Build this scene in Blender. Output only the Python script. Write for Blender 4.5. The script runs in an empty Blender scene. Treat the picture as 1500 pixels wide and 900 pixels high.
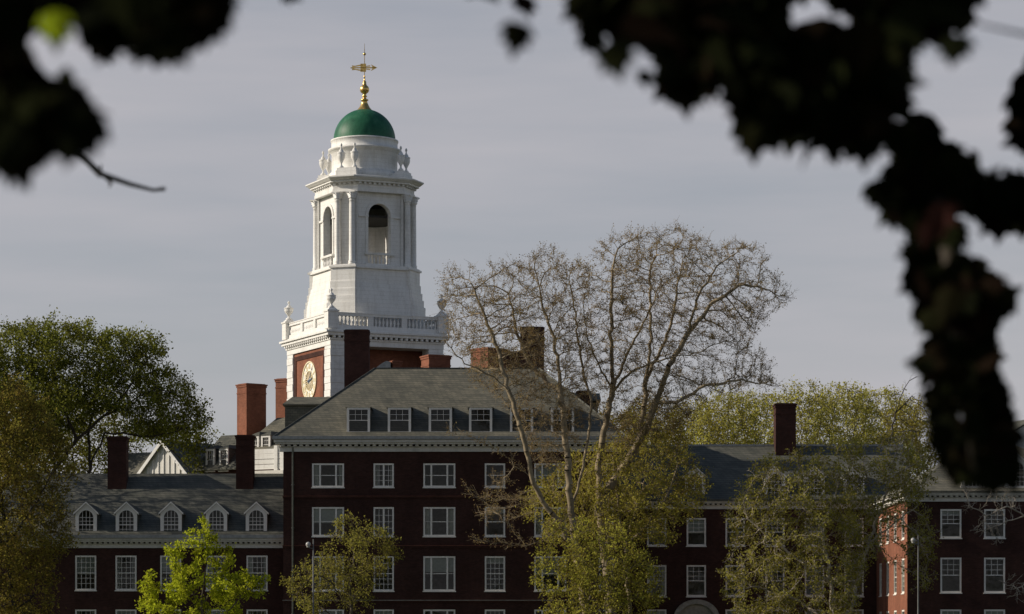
import bpy, math, random
import numpy as np
from mathutils import Vector, Matrix

# ------------------------------------------------------------------ camera, sky, sun, exposure
S = bpy.context.scene
COL = S.collection
F = 4200.0            # focal length in photograph pixels (1500 wide)
HZ = 940.0            # horizon row
EYE = 2.1
cam_d = bpy.data.cameras.new('camera')
cam = bpy.data.objects.new('camera', cam_d)
COL.objects.link(cam)
cam.location = (0, 0, EYE)
cam.rotation_euler = (math.radians(90), 0, 0)
cam_d.sensor_width = 36
cam_d.lens = 36 * F / 1500
cam_d.shift_y = (HZ - 450) / 1500
cam_d.clip_start = 0.05
cam_d.clip_end = 9000
cam_d.dof.use_dof = True
cam_d.dof.focus_distance = 200
cam_d.dof.aperture_fstop = 4.8
S.camera = cam

SUN_EL = math.radians(26)
SUN_AZ = math.radians(-91.0)       # measured clockwise from +Y (north); -90 = due -X
sdir = Vector((math.sin(SUN_AZ) * math.cos(SUN_EL), math.cos(SUN_AZ) * math.cos(SUN_EL), math.sin(SUN_EL)))
w = bpy.data.worlds.new('World')
S.world = w
w.use_nodes = True
nt = w.node_tree
nt.nodes.clear()
out = nt.nodes.new('ShaderNodeOutputWorld')
bg = nt.nodes.new('ShaderNodeBackground')
sky = nt.nodes.new('ShaderNodeTexSky')
sky.sky_type = 'NISHITA'
sky.sun_disc = False
sky.sun_elevation = SUN_EL
sky.sun_rotation = SUN_AZ
sky.air_density = 1.0
sky.dust_density = 1.0
sky.ozone_density = 1.5
tc = nt.nodes.new('ShaderNodeTexCoord')
mp = nt.nodes.new('ShaderNodeMapping')
mp.inputs['Scale'].default_value = (3.0, 1.5, 22.0)
mp.inputs['Rotation'].default_value = (0.0, 0.05, 0.0)
nz = nt.nodes.new('ShaderNodeTexNoise')
nz.inputs['Scale'].default_value = 1.6
nz.inputs['Detail'].default_value = 5
nz.inputs['Roughness'].default_value = 0.5
rp = nt.nodes.new('ShaderNodeValToRGB')
rp.color_ramp.elements[0].position = 0.30
rp.color_ramp.elements[0].color = (0.58, 0.58, 0.58, 1)
rp.color_ramp.elements[1].position = 0.72
rp.color_ramp.elements[1].color = (0.96, 0.96, 0.96, 1)
mx = nt.nodes.new('ShaderNodeMix')
mx.data_type = 'RGBA'
mx.inputs['B'].default_value = (7.0, 6.78, 7.2, 1)   # thin grey cloud veil
nt.links.new(tc.outputs['Generated'], mp.inputs['Vector'])
nt.links.new(mp.outputs['Vector'], nz.inputs['Vector'])
nt.links.new(nz.outputs['Fac'], rp.inputs['Fac'])
sp = nt.nodes.new('ShaderNodeSeparateXYZ')
mr = nt.nodes.new('ShaderNodeMapRange')          # the veil is thick only low over the horizon
mr.inputs['From Min'].default_value = 0.225
mr.inputs['From Max'].default_value = 0.40
mr.inputs['To Min'].default_value = 1.0
mr.inputs['To Max'].default_value = 0.0
mm = nt.nodes.new('ShaderNodeMath')
mm.operation = 'MULTIPLY'
nt.links.new(tc.outputs['Generated'], sp.inputs[0])
nt.links.new(sp.outputs['Z'], mr.inputs['Value'])
nt.links.new(rp.outputs['Color'], mm.inputs[0])
nt.links.new(mr.outputs['Result'], mm.inputs[1])
nt.links.new(mm.outputs[0], mx.inputs['Factor'])
nt.links.new(sky.outputs['Color'], mx.inputs['A'])
nt.links.new(mx.outputs['Result'], bg.inputs['Color'])
bg.inputs['Strength'].default_value = 0.066
nt.links.new(bg.outputs['Background'], out.inputs['Surface'])

sun_d = bpy.data.lights.new('sun', 'SUN')
sun_d.energy = 4.2
sun_d.angle = math.radians(0.5)
sun_d.color = (1.0, 0.90, 0.76)
sun = bpy.data.objects.new('sun', sun_d)
COL.objects.link(sun)
sun.rotation_euler = sdir.to_track_quat('Z', 'Y').to_euler()
sun.location = (-60, 0, 60)

S.view_settings.view_transform = 'Standard'
S.view_settings.look = 'None'
S.view_settings.exposure = 0.1
S.view_settings.gamma = 1
S.view_settings.use_curve_mapping = False
S.render.engine = 'CYCLES'
S.cycles.use_denoising = True
S.cycles.max_bounces = 6
S.cycles.diffuse_bounces = 3
S.cycles.glossy_bounces = 3
S.cycles.transparent_max_bounces = 8
S.cycles.caustics_reflective = False
S.cycles.caustics_refractive = False

rnd = random.Random(7)

def P(px, py, Y):
    """photograph pixel at depth Y -> world point"""
    return Vector(((px - 750) * Y / F, Y, EYE + (HZ - py) * Y / F))
def PX(px, Y): return (px - 750) * Y / F
def PZ(py, Y): return EYE + (HZ - py) * Y / F

# ------------------------------------------------------------------ materials
def new_mat(name):
    m = bpy.data.materials.new(name)
    m.use_nodes = True
    n = m.node_tree
    return m, n, n.nodes['Principled BSDF']

def noise(n, scale, detail=4, coord='Object', sc=(1, 1, 1), rough=0.55):
    t = n.nodes.new('ShaderNodeTexCoord')
    mp = n.nodes.new('ShaderNodeMapping')
    mp.inputs['Scale'].default_value = sc
    z = n.nodes.new('ShaderNodeTexNoise')
    z.inputs['Scale'].default_value = scale
    z.inputs['Detail'].default_value = detail
    z.inputs['Roughness'].default_value = rough
    n.links.new(t.outputs[coord], mp.inputs['Vector'])
    n.links.new(mp.outputs['Vector'], z.inputs['Vector'])
    return z.outputs['Fac']

def ramp(n, fac, cols):
    r = n.nodes.new('ShaderNodeValToRGB')
    e = r.color_ramp.elements
    while len(e) < len(cols):
        e.new(0.5)
    for k, (p, c) in enumerate(cols):
        e[k].position = p
        e[k].color = (c[0], c[1], c[2], 1)
    n.links.new(fac, r.inputs['Fac'])
    return r.outputs['Color']

def mixc(n, a, b, fac, mode='MULTIPLY'):
    x = n.nodes.new('ShaderNodeMix')
    x.data_type = 'RGBA'
    x.blend_type = mode
    if isinstance(fac, float):
        x.inputs['Factor'].default_value = fac
    else:
        n.links.new(fac, x.inputs['Factor'])
    for s, v in (('A', a), ('B', b)):
        if isinstance(v, tuple):
            x.inputs[s].default_value = (*v, 1)
        else:
            n.links.new(v, x.inputs[s])
    return x.outputs['Result']

def bump(n, bsdf, fac, dist=0.02, strength=0.6):
    b = n.nodes.new('ShaderNodeBump')
    b.inputs['Distance'].default_value = dist
    b.inputs['Strength'].default_value = strength
    n.links.new(fac, b.inputs['Height'])
    n.links.new(b.outputs['Normal'], bsdf.inputs['Normal'])

def coursed(n, w_, h_, zscale=1.0):
    """brick texture laid on vertical or sloping faces: u = x + y, v = z"""
    t = n.nodes.new('ShaderNodeTexCoord')
    s = n.nodes.new('ShaderNodeSeparateXYZ')
    a = n.nodes.new('ShaderNodeMath')
    a.operation = 'ADD'
    mz = n.nodes.new('ShaderNodeMath')
    mz.operation = 'MULTIPLY'
    mz.inputs[1].default_value = zscale
    c = n.nodes.new('ShaderNodeCombineXYZ')
    n.links.new(t.outputs['Object'], s.inputs[0])
    n.links.new(s.outputs['X'], a.inputs[0])
    n.links.new(s.outputs['Y'], a.inputs[1])
    n.links.new(s.outputs['Z'], mz.inputs[0])
    n.links.new(a.outputs[0], c.inputs['X'])
    n.links.new(mz.outputs[0], c.inputs['Y'])
    b = n.nodes.new('ShaderNodeTexBrick')
    b.inputs['Scale'].default_value = 1.0
    b.inputs['Brick Width'].default_value = w_
    b.inputs['Row Height'].default_value = h_
    b.inputs['Mortar Size'].default_value = 0.008
    b.inputs['Bias'].default_value = 0.0
    n.links.new(c.outputs[0], b.inputs['Vector'])
    return b

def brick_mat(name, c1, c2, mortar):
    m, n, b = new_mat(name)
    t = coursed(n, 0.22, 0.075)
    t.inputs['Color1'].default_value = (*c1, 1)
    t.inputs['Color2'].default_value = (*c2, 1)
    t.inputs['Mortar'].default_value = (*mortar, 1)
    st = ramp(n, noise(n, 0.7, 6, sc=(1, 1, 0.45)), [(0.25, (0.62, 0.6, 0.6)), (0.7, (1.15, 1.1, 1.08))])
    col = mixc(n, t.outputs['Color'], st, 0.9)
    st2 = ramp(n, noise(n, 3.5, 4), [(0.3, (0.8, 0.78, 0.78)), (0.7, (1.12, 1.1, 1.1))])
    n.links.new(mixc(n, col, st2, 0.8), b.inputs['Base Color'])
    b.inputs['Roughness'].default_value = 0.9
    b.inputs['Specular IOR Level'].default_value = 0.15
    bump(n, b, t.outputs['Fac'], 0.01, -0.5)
    return m

def slate_mat(name, c1, c2, dark):
    m, n, b = new_mat(name)
    t = coursed(n, 0.34, 0.17)
    t.inputs['Color1'].default_value = (*c1, 1)
    t.inputs['Color2'].default_value = (*c2, 1)
    t.inputs['Mortar'].default_value = (*dark, 1)
    t.inputs['Mortar Size'].default_value = 0.012
    st = ramp(n, noise(n, 0.55, 6, sc=(1, 1, 0.6)), [(0.3, (0.62, 0.64, 0.62)), (0.72, (1.25, 1.2, 1.08))])
    st2 = ramp(n, noise(n, 2.2, 3, sc=(0.35, 0.35, 3.0)), [(0.3, (0.72, 0.74, 0.72)), (0.7, (1.15, 1.13, 1.1))])
    col = mixc(n, t.outputs['Color'], st, 0.85)
    n.links.new(mixc(n, col, st2, 0.8), b.inputs['Base Color'])
    b.inputs['Roughness'].default_value = 0.75
    b.inputs['Specular IOR Level'].default_value = 0.3
    bump(n, b, t.outputs['Fac'], 0.02, -0.6)
    return m

def paint_mat(name, c, dirt=0.75, rough=0.55, boards=False):
    m, n, b = new_mat(name)
    d = tuple(x * dirt for x in c)
    s1 = ramp(n, noise(n, 1.1, 7, sc=(1, 1, 0.35), rough=0.7), [(0.28, d), (0.5, c)])
    s2 = ramp(n, noise(n, 9.0, 3), [(0.3, (0.88, 0.87, 0.85)), (0.55, (1, 1, 1))])
    col = mixc(n, s1, s2, 0.7)
    if boards:                                  # flush boards with fine dark joints and weathered runs
        t = coursed(n, 9.0, 0.31)
        t.inputs['Color1'].default_value = (1, 1, 1, 1)
        t.inputs['Color2'].default_value = (.92, .92, .91, 1)
        t.inputs['Mortar'].default_value = (.62, .6, .56, 1)
        t.inputs['Mortar Size'].default_value = 0.014
        col = mixc(n, col, t.outputs['Color'], 0.4)
        s3 = ramp(n, noise(n, 2.4, 5, sc=(1, 1, .16), rough=.65), [(.34, (.70, .68, .64)), (.52, (1, 1, 1))])
        col = mixc(n, col, s3, 0.4)
    n.links.new(col, b.inputs['Base Color'])
    b.inputs['Roughness'].default_value = rough
    return m

def plain_mat(name, c, rough=0.6, metal=0.0, var=0.25, sc=4.0):
    m, n, b = new_mat(name)
    lo = tuple(x * (1 - var) for x in c)
    hi = tuple(min(1, x * (1 + var)) for x in c)
    n.links.new(ramp(n, noise(n, sc, 5), [(0.3, lo), (0.7, hi)]), b.inputs['Base Color'])
    b.inputs['Roughness'].default_value = rough
    b.inputs['Metallic'].default_value = metal
    return m

def leaf_mat(name, cols, trans=0.4, gloss=0.0):
    m = bpy.data.materials.new(name)
    m.use_nodes = True
    n = m.node_tree
    n.nodes.clear()
    o = n.nodes.new('ShaderNodeOutputMaterial')
    g = n.nodes.new('ShaderNodeNewGeometry')
    c = ramp(n, g.outputs['Random Per Island'], [(k / max(1, len(cols) - 1), x) for k, x in enumerate(cols)])
    v = ramp(n, noise(n, 0.6, 4), [(0.32, (0.55, 0.50, 0.45)), (0.5, (1.0, 1.0, 1.0)), (0.7, (1.25, 1.3, 1.2))])
    c = mixc(n, c, v, 0.85)
    d = n.nodes.new('ShaderNodeBsdfDiffuse')
    t = n.nodes.new('ShaderNodeBsdfTranslucent')
    n.links.new(c, d.inputs['Color'])
    n.links.new(c, t.inputs['Color'])
    x = n.nodes.new('ShaderNodeMixShader')
    x.inputs['Fac'].default_value = trans
    n.links.new(d.outputs[0], x.inputs[1])
    n.links.new(t.outputs[0], x.inputs[2])
    n.links.new(x.outputs[0], o.inputs['Surface'])
    return m

def glass_mat(name):
    m = bpy.data.materials.new(name)
    m.use_nodes = True
    n = m.node_tree
    n.nodes.clear()
    o = n.nodes.new('ShaderNodeOutputMaterial')
    t = n.nodes.new('ShaderNodeBsdfTransparent')
    t.inputs['Color'].default_value = (0.75, 0.8, 0.78, 1)
    g = n.nodes.new('ShaderNodeBsdfGlossy')
    g.inputs['Roughness'].default_value = 0.03
    g.inputs['Color'].default_value = (0.8, 0.8, 0.8, 1)
    f = n.nodes.new('ShaderNodeFresnel')
    f.inputs['IOR'].default_value = 1.45
    b = n.nodes.new('ShaderNodeBump')
    b.inputs['Strength'].default_value = 0.25
    b.inputs['Distance'].default_value = 0.02
    n.links.new(noise(n, 1.6, 2), b.inputs['Height'])
    n.links.new(b.outputs['Normal'], g.inputs['Normal'])
    x = n.nodes.new('ShaderNodeMixShader')
    n.links.new(f.outputs[0], x.inputs['Fac'])
    n.links.new(t.outputs[0], x.inputs[1])
    n.links.new(g.outputs[0], x.inputs[2])
    n.links.new(x.outputs[0], o.inputs['Surface'])
    return m

M = {}
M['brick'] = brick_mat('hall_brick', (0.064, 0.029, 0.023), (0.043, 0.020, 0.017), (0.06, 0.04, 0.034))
M['brick_wing'] = brick_mat('lit_edge_brick', (0.22, 0.075, 0.05), (0.16, 0.055, 0.04), (0.2, 0.12, 0.09))  # lighter brick for string course edges, caught sun put into the colour
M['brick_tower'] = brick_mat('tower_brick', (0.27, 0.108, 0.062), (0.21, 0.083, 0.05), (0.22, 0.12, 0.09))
M['brick_chim'] = brick_mat('chimney_brick', (0.070, 0.030, 0.023), (0.050, 0.022, 0.018), (0.06, 0.042, 0.034))  # dark chimney brick with the shade of unlit stacks in its colour
M['slate'] = slate_mat('roof_slate', (0.18, 0.17, 0.14), (0.125, 0.122, 0.105), (0.07, 0.07, 0.063))
M['slate_dark'] = slate_mat('wing_slate', (0.13, 0.13, 0.115), (0.09, 0.095, 0.085), (0.05, 0.05, 0.05))
M['white'] = paint_mat('white_paint', (0.82, 0.81, 0.78), 0.82, boards=True)
M['trim'] = paint_mat('trim_paint', (0.62, 0.60, 0.56), 0.7)
M['frame'] = paint_mat('frame_paint', (0.84, 0.80, 0.74), 0.88)
M['dome'], n_, b_ = new_mat('dome_green')
c_ = ramp(n_, noise(n_, 2.2, 6, sc=(1, 1, .3), rough=.65), [(.3, (.014, .085, .045)), (.55, (.026, .135, .07)), (.75, (.07, .18, .11))])
n_.links.new(mixc(n_, c_, ramp(n_, noise(n_, 14, 4), [(.35, (.72, .75, .74)), (.6, (1.05, 1.05, 1.05))]), .8), b_.inputs['Base Color'])
b_.inputs['Roughness'].default_value = .5
b_.inputs['Specular IOR Level'].default_value = .25
M['gold'] = plain_mat('gilded_metal', (0.75, 0.50, 0.16), 0.32, 0.85, 0.15)
M['gold_paint'] = plain_mat('gold_paint', (0.84, 0.74, 0.50), 0.45, 0.05, 0.1)
M['dial'] = plain_mat('dial_white', (0.88, 0.86, 0.79), 0.5, 0, 0.08)
M['hand'] = plain_mat('clock_hand', (0.05, 0.09, 0.16), 0.4, 0.2, 0.1)
M['glass'] = glass_mat('window_glass')
M['curtain'] = plain_mat('curtain_cloth', (0.62, 0.59, 0.53), 0.9, 0, 0.2, 6)
M['blind'] = plain_mat('blind_cloth', (0.55, 0.55, 0.51), 0.9, 0, 0.12, 6)
M['dark'] = plain_mat('dark_timber', (0.03, 0.027, 0.024), 0.9)
M['lead'] = plain_mat('lead_flashing', (0.26, 0.27, 0.27), 0.5, 0.2)
M['iron'] = plain_mat('black_iron', (0.02, 0.02, 0.02), 0.5, 0.3)
M['steel'] = plain_mat('grey_steel', (0.11, 0.11, 0.105), 0.6, 0.1)
M['globe'] = plain_mat('lamp_globe_glass', (0.36, 0.35, 0.33), 0.35)
M['stone'] = plain_mat('pale_stone', (0.33, 0.31, 0.27), 0.8)
M['shingle'] = paint_mat('white_shingle', (0.70, 0.68, 0.62), 0.75)
M['bark_pale'] = plain_mat('bark_plane', (0.235, 0.185, 0.115), 0.9, 0, 0.5, 1.6)
M['bark_white'] = plain_mat('bark_pale_limb', (0.36, 0.31, 0.25), 0.9, 0, 0.45, 1.6)
M['bark_dark'] = plain_mat('bark_dark', (0.045, 0.036, 0.027), 0.95, 0, 0.4, 2)
M['bark_grey'] = plain_mat('bark_grey', (0.09, 0.072, 0.05), 0.95, 0, 0.4, 2)
M['leaf_bud'] = leaf_mat('leaf_bud', [(0.30, 0.20, 0.09), (0.33, 0.26, 0.10), (0.20, 0.11, 0.06)], 0.4)
M['leaf_olive'] = leaf_mat('leaf_olive', [(0.36, 0.32, 0.06), (0.43, 0.39, 0.075), (0.28, 0.21, 0.05)], 0.48)
M['leaf_yellow'] = leaf_mat('leaf_yellow', [(0.37, 0.36, 0.05), (0.43, 0.41, 0.07), (0.3, 0.27, 0.05), (0.2, 0.15, 0.04)], 0.48)
M['leaf_lime'] = leaf_mat('leaf_lime', [(0.42, 0.46, 0.025), (0.5, 0.53, 0.04), (0.33, 0.36, 0.025)], 0.5)
M['leaf_green'] = leaf_mat('leaf_green', [(0.17, 0.185, 0.03), (0.23, 0.235, 0.04), (0.11, 0.125, 0.025)], 0.48)
M['leaf_rust'] = leaf_mat('leaf_rust', [(0.3, 0.235, 0.05), (0.29, 0.26, 0.05), (0.2, 0.13, 0.04)], 0.48)
M['leaf_far'] = leaf_mat('leaf_far', [(0.44, 0.42, 0.085), (0.5, 0.47, 0.1), (0.34, 0.29, 0.08)], 0.48)
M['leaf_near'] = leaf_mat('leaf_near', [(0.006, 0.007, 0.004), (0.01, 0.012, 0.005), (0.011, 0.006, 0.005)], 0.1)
M['leaf_moss'] = leaf_mat('leaf_moss', [(0.28, 0.26, 0.05), (0.36, 0.33, 0.07), (0.19, 0.16, 0.04)], 0.48)
M['leaf_red'] = leaf_mat('leaf_red', [(0.07, 0.028, 0.025), (0.06, 0.025, 0.022)], 0.3)
M['leaf_sun_painted'] = leaf_mat('leaf_sun_painted', [(0.32, 0.42, 0.02), (0.30, 0.40, 0.02)], 0.65)  # bright albedo stands in for sun coming through one leaf
M['grass'] = plain_mat('grass_ground', (0.06, 0.08, 0.03), 0.95, 0, 0.4, 0.6)
M['asphalt'] = plain_mat('asphalt', (0.05, 0.05, 0.05), 0.9, 0, 0.2, 3)
M['water'] = plain_mat('river_water', (0.02, 0.03, 0.035), 0.08, 0, 0.1, 0.2)

# ------------------------------------------------------------------ mesh helpers
class MB:
    def __init__(s):
        s.v = []; s.f = []; s.sm = []
    def add(s, vs, fs, smooth=False):
        o = len(s.v)
        s.v += [tuple(p) for p in vs]
        s.f += [tuple(i + o for i in f) for f in fs]
        s.sm += [smooth] * len(fs)
    def box(s, x0, x1, y0, y1, z0, z1):
        s.add([(x0, y0, z0), (x1, y0, z0), (x1, y1, z0), (x0, y1, z0), (x0, y0, z1), (x1, y0, z1), (x1, y1, z1), (x0, y1, z1)],
              [(0, 3, 2, 1), (4, 5, 6, 7), (0, 1, 5, 4), (1, 2, 6, 5), (2, 3, 7, 6), (3, 0, 4, 7)])
    def hexa(s, b, t):
        """bottom quad, top quad"""
        s.add(list(b) + list(t), [(0, 3, 2, 1), (4, 5, 6, 7), (0, 1, 5, 4), (1, 2, 6, 5), (2, 3, 7, 6), (3, 0, 4, 7)])
    def quad(s, a, b, c, d): s.add([a, b, c, d], [(0, 1, 2, 3)])
    def prism(s, poly, z0, z1):
        n = len(poly)
        s.add([(x, y, z0) for x, y in poly] + [(x, y, z1) for x, y in poly],
              [tuple(range(n - 1, -1, -1)), tuple(range(n, 2 * n))] + [(i, (i + 1) % n, n + (i + 1) % n, n + i) for i in range(n)])
    def loft(s, p0, z0, p1, z1):
        n = len(p0)
        s.add([(x, y, z0) for x, y in p0] + [(x, y, z1) for x, y in p1],
              [tuple(range(n - 1, -1, -1)), tuple(range(n, 2 * n))] + [(i, (i + 1) % n, n + (i + 1) % n, n + i) for i in range(n)])
    def extrude(s, poly, o, a, b, n_, d):
        """polygon in plane (o; a, b) pushed d along n_"""
        k = len(poly)
        o, a, b, n_ = Vector(o), Vector(a), Vector(b), Vector(n_)
        f0 = [o + a * x + b * y for x, y in poly]
        f1 = [p + n_ * d for p in f0]
        s.add(f0 + f1, [tuple(range(k - 1, -1, -1)), tuple(range(k, 2 * k))] + [(i, (i + 1) % k, k + (i + 1) % k, k + i) for i in range(k)])
    def lathe(s, prof, seg=20, c=(0, 0), wav=None):
        vs = []; fs = []
        for r, z in prof:
            for i in range(seg):
                a = 2 * math.pi * i / seg
                rr = r * (1 + (wav(z, a) if wav else 0))
                vs.append((c[0] + rr * math.cos(a), c[1] + rr * math.sin(a), z))
        for j in range(len(prof) - 1):
            for i in range(seg):
                fs.append((j * seg + i, j * seg + (i + 1) % seg, (j + 1) * seg + (i + 1) % seg, (j + 1) * seg + i))
        fs.append(tuple(range(seg - 1, -1, -1)))
        fs.append(tuple((len(prof) - 1) * seg + i for i in range(seg)))
        s.add(vs, fs, True)
    def tube(s, pts, rad, seg=8):
        pts = [Vector(p) for p in pts]
        vs = []; fs = []
        for i, p in enumerate(pts):
            d = (pts[min(i + 1, len(pts) - 1)] - pts[max(i - 1, 0)]).normalized()
            u = d.orthogonal().normalized() if abs(d.z) > 0.9 else d.cross(Vector((0, 0, 1))).normalized()
            v = d.cross(u)
            r = rad[i] if isinstance(rad, (list, tuple)) else rad
            for k in range(seg):
                a = 2 * math.pi * k / seg
                vs.append(p + (u * math.cos(a) + v * math.sin(a)) * r)
        for j in range(len(pts) - 1):
            for i in range(seg):
                fs.append((j * seg + i, j * seg + (i + 1) % seg, (j + 1) * seg + (i + 1) % seg, (j + 1) * seg + i))
        fs.append(tuple(range(seg))); fs.append(tuple((len(pts) - 1) * seg + i for i in range(seg)))
        s.add(vs, fs, True)
    def mesh(s, name, off=(0, 0, 0)):
        me = bpy.data.meshes.new(name)
        ox, oy, oz = off
        me.from_pydata([(x - ox, y - oy, z - oz) for x, y, z in s.v], [], s.f)
        me.polygons.foreach_set('use_smooth', s.sm)
        me.update()
        return me
    def build(s, name, m, parent=None, off=None):
        if off is None:
            off = parent.location if parent is not None and parent.get('world_coords') else (0, 0, 0)
        me = s.mesh(name, off)
        me.materials.append(M[m] if isinstance(m, str) else m)
        o = bpy.data.objects.new(name, me)
        COL.objects.link(o)
        o.parent = parent
        return o

def tag(o, label=None, cat=None, group=None, kind=None):
    if label: o['label'] = label
    if cat: o['category'] = cat
    if group: o['group'] = group
    if kind: o['kind'] = kind
    return o

def empty(name, loc, rz=0, world=True):
    o = bpy.data.objects.new(name, None)
    COL.objects.link(o)
    o.location = loc
    o.rotation_euler = (0, 0, rz)
    o.empty_display_size = 0.5
    return o

ROOTLOC = {}
def root(name, loc, label, cat, group=None, rz=0):
    o = empty(name, loc, rz)
    ROOTLOC[o.name] = Vector(loc)
    return tag(o, label, cat, group)

def wb(mb, name, m, r):
    """build a part whose coordinates are world ones under a root that is only translated"""
    return mb.build(name, m, r, off=ROOTLOC[r.name])

def link(name, me, parent, loc=(0, 0, 0), rz=0):
    o = bpy.data.objects.new(name, me)
    COL.objects.link(o)
    o.parent = parent
    o.location = loc
    o.rotation_euler = (0, 0, rz)
    return o

def copy_tree(o, parent=None):
    c = o.copy()
    COL.objects.link(c)
    c.parent = parent
    for ch in list(o.children):
        copy_tree(ch, c)
    return c

# ------------------------------------------------------------------ ground, river, road
def sheet(name, x0, x1, y0, y1, z, m):
    b = MB(); b.quad((x0, y0, z), (x1, y0, z), (x1, y1, z), (x0, y1, z))
    return tag(b.build(name, m), kind='structure')
sheet('ground', -3000, 3000, -2000, 4000, 0.0, 'grass')
sheet('river', -3000, 3000, 18, 128, 0.004, 'water')
sheet('road', -400, 400, 150, 162, 0.004, 'asphalt')
b = MB(); b.box(-400, 400, 162.0, 165, -0.05, 0.12); tag(b.build('pavement', 'stone'), kind='structure')
b = MB(); b.box(-400, 400, 155.94, 156.06, 0.005, 0.008); tag(b.build('road_marking', 'trim'), kind='structure')

# ------------------------------------------------------------------ windows
WCACHE = {}
def window_mesh(kind, w, h):
    """frame, pane and curtain meshes; origin at the centre of the sill, wall face at y = 0, outside is -y"""
    key = (kind, round(w, 2), round(h, 2))
    if key in WCACHE: return WCACHE[key]
    f = MB()
    t = 0.115
    hw = w / 2
    f.box(-hw, -hw + t, -0.04, 0.12, 0, h)
    f.box(hw - t, hw, -0.04, 0.12, 0, h)
    f.box(-hw + t, hw - t, -0.04, 0.12, h - t, h)
    f.box(-hw + t, hw - t, -0.04, 0.12, 0, t)
    f.box(-hw - 0.05, hw + 0.05, -0.10, 0.06, -0.07, -0.002)
    def bars(x0, x1, z0, z1, nx, nz, b=0.028, y=0.05):
        for i in range(1, nx):
            x = x0 + (x1 - x0) * i / nx
            f.box(x - b / 2, x + b / 2, y, y + 0.035, z0, z1)
        for j in range(1, nz):
            z = z0 + (z1 - z0) * j / nz
            f.box(x0, x1, y + 0.003, y + 0.032, z - b / 2, z + b / 2)
    z0, z1 = t, h - t
    if kind == 'wide':
        m1 = hw * 0.50
        for sx in (-1, 1):
            f.box(sx * m1 - 0.06, sx * m1 + 0.06, -0.03, 0.11, z0, z1)
            a, c = sorted((sx * (m1 + 0.06), sx * (hw - t)))
            bars(a, c, z0, z1, 1, 2, 0.035)
        bars(-m1 + 0.06, m1 - 0.06, z0, z1, 1, 2, 0.055)
    elif kind == 'pair':
        f.box(-0.06, 0.06, -0.03, 0.11, z0, z1)
        bars(-hw + t, -0.06, z0, z1, 2, 4)
        bars(0.06, hw - t, z0, z1, 2, 4)
    else:
        zm = (z0 + z1) / 2
        f.box(-hw + t, hw - t, 0.03, 0.10, zm - 0.03, zm + 0.03)
        if kind == 'sash':
            bars(-hw + t, hw - t, zm, z1, 4, 3)
            bars(-hw + t, hw - t, z0, zm, 4, 3)
        elif kind == 'sash_top':
            bars(-hw + t, hw - t, zm, z1, 3, 3)
    p = MB()
    p.quad((-hw + t, 0.075, z0), (hw - t, 0.075, z0), (hw - t, 0.075, z1), (-hw + t, 0.075, z1))
    fm, pm = f.mesh('window'), p.mesh('pane')
    fm.materials.append(M['frame']); pm.materials.append(M['glass'])
    WCACHE[key] = (fm, pm, t)
    return WCACHE[key]

def put_window(parent, kind, w, h, loc, rz=0, cur=None, rng=rnd):
    fm, pm, t = window_mesh(kind, w, h)
    o = link('window', fm, parent, loc, rz)
    pn = link('pane', pm, o)
    pn.location.y = rng.uniform(-.004, .004)
    pn.rotation_euler = (math.radians(rng.uniform(-.35, .35)), 0, math.radians(rng.uniform(-.3, .3)))
    c = rng.random() if cur is None else cur
    hw = w / 2 - t
    if c < 0.4:                               # roller blind pulled part of the way down
        k = MB()
        d = rng.choice((.18, .3, .45, .55, .8))
        k.box(-hw, hw, 0.16, 0.17, h - t - (h - 2 * t) * d, h - t)
        k.build('blind', 'blind', o)
    elif c < 0.65:                             # a curtain drawn to each side
        for sx in (-1, 1):
            k = MB()
            wd = hw * rng.uniform(0.25, 0.5)
            n = 9
            pts = []
            for i in range(n):
                x = sx * (hw - wd * i / (n - 1))
                pts.append((x, 0.22 + 0.035 * (i % 2)))
            for i in range(n - 1):
                (xa, ya), (xb, yb) = pts[i], pts[i + 1]
                k.quad((xa, ya, t), (xb, yb, t), (xb, yb, h - t), (xa, ya, h - t))
            k.build('curtain', 'curtain', o)
    return o

def wall_face(mb, O, U, N, width, z0, z1, holes, rev=0.14):
    """a wall face with window openings. O = start, U = along, N = outward; holes = (u0, u1, za, zb)"""
    O, U, N = Vector(O), Vector(U), Vector(N)
    us = sorted({0.0, width} | {h[0] for h in holes} | {h[1] for h in holes})
    zs = sorted({z0, z1} | {h[2] for h in holes} | {h[3] for h in holes})
    pt = lambda u, z, d=0: (O.x + U.x * u - N.x * d, O.y + U.y * u - N.y * d, z)
    for i in range(len(us) - 1):
        for j in range(len(zs) - 1):
            um, zm = (us[i] + us[i + 1]) / 2, (zs[j] + zs[j + 1]) / 2
            if any(h[0] < um < h[1] and h[2] < zm < h[3] for h in holes):
                continue
            mb.quad(pt(us[i], zs[j]), pt(us[i + 1], zs[j]), pt(us[i + 1], zs[j + 1]), pt(us[i], zs[j + 1]))
    for (a, c, za, zb) in holes:
        mb.quad(pt(a, za), pt(a, za, rev), pt(a, zb, rev), pt(a, zb))
        mb.quad(pt(c, za, rev), pt(c, za), pt(c, zb), pt(c, zb, rev))
        mb.quad(pt(a, za), pt(c, za), pt(c, za, rev), pt(a, za, rev))
        mb.quad(pt(a, zb, rev), pt(c, zb, rev), pt(c, zb), pt(a, zb))

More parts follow.
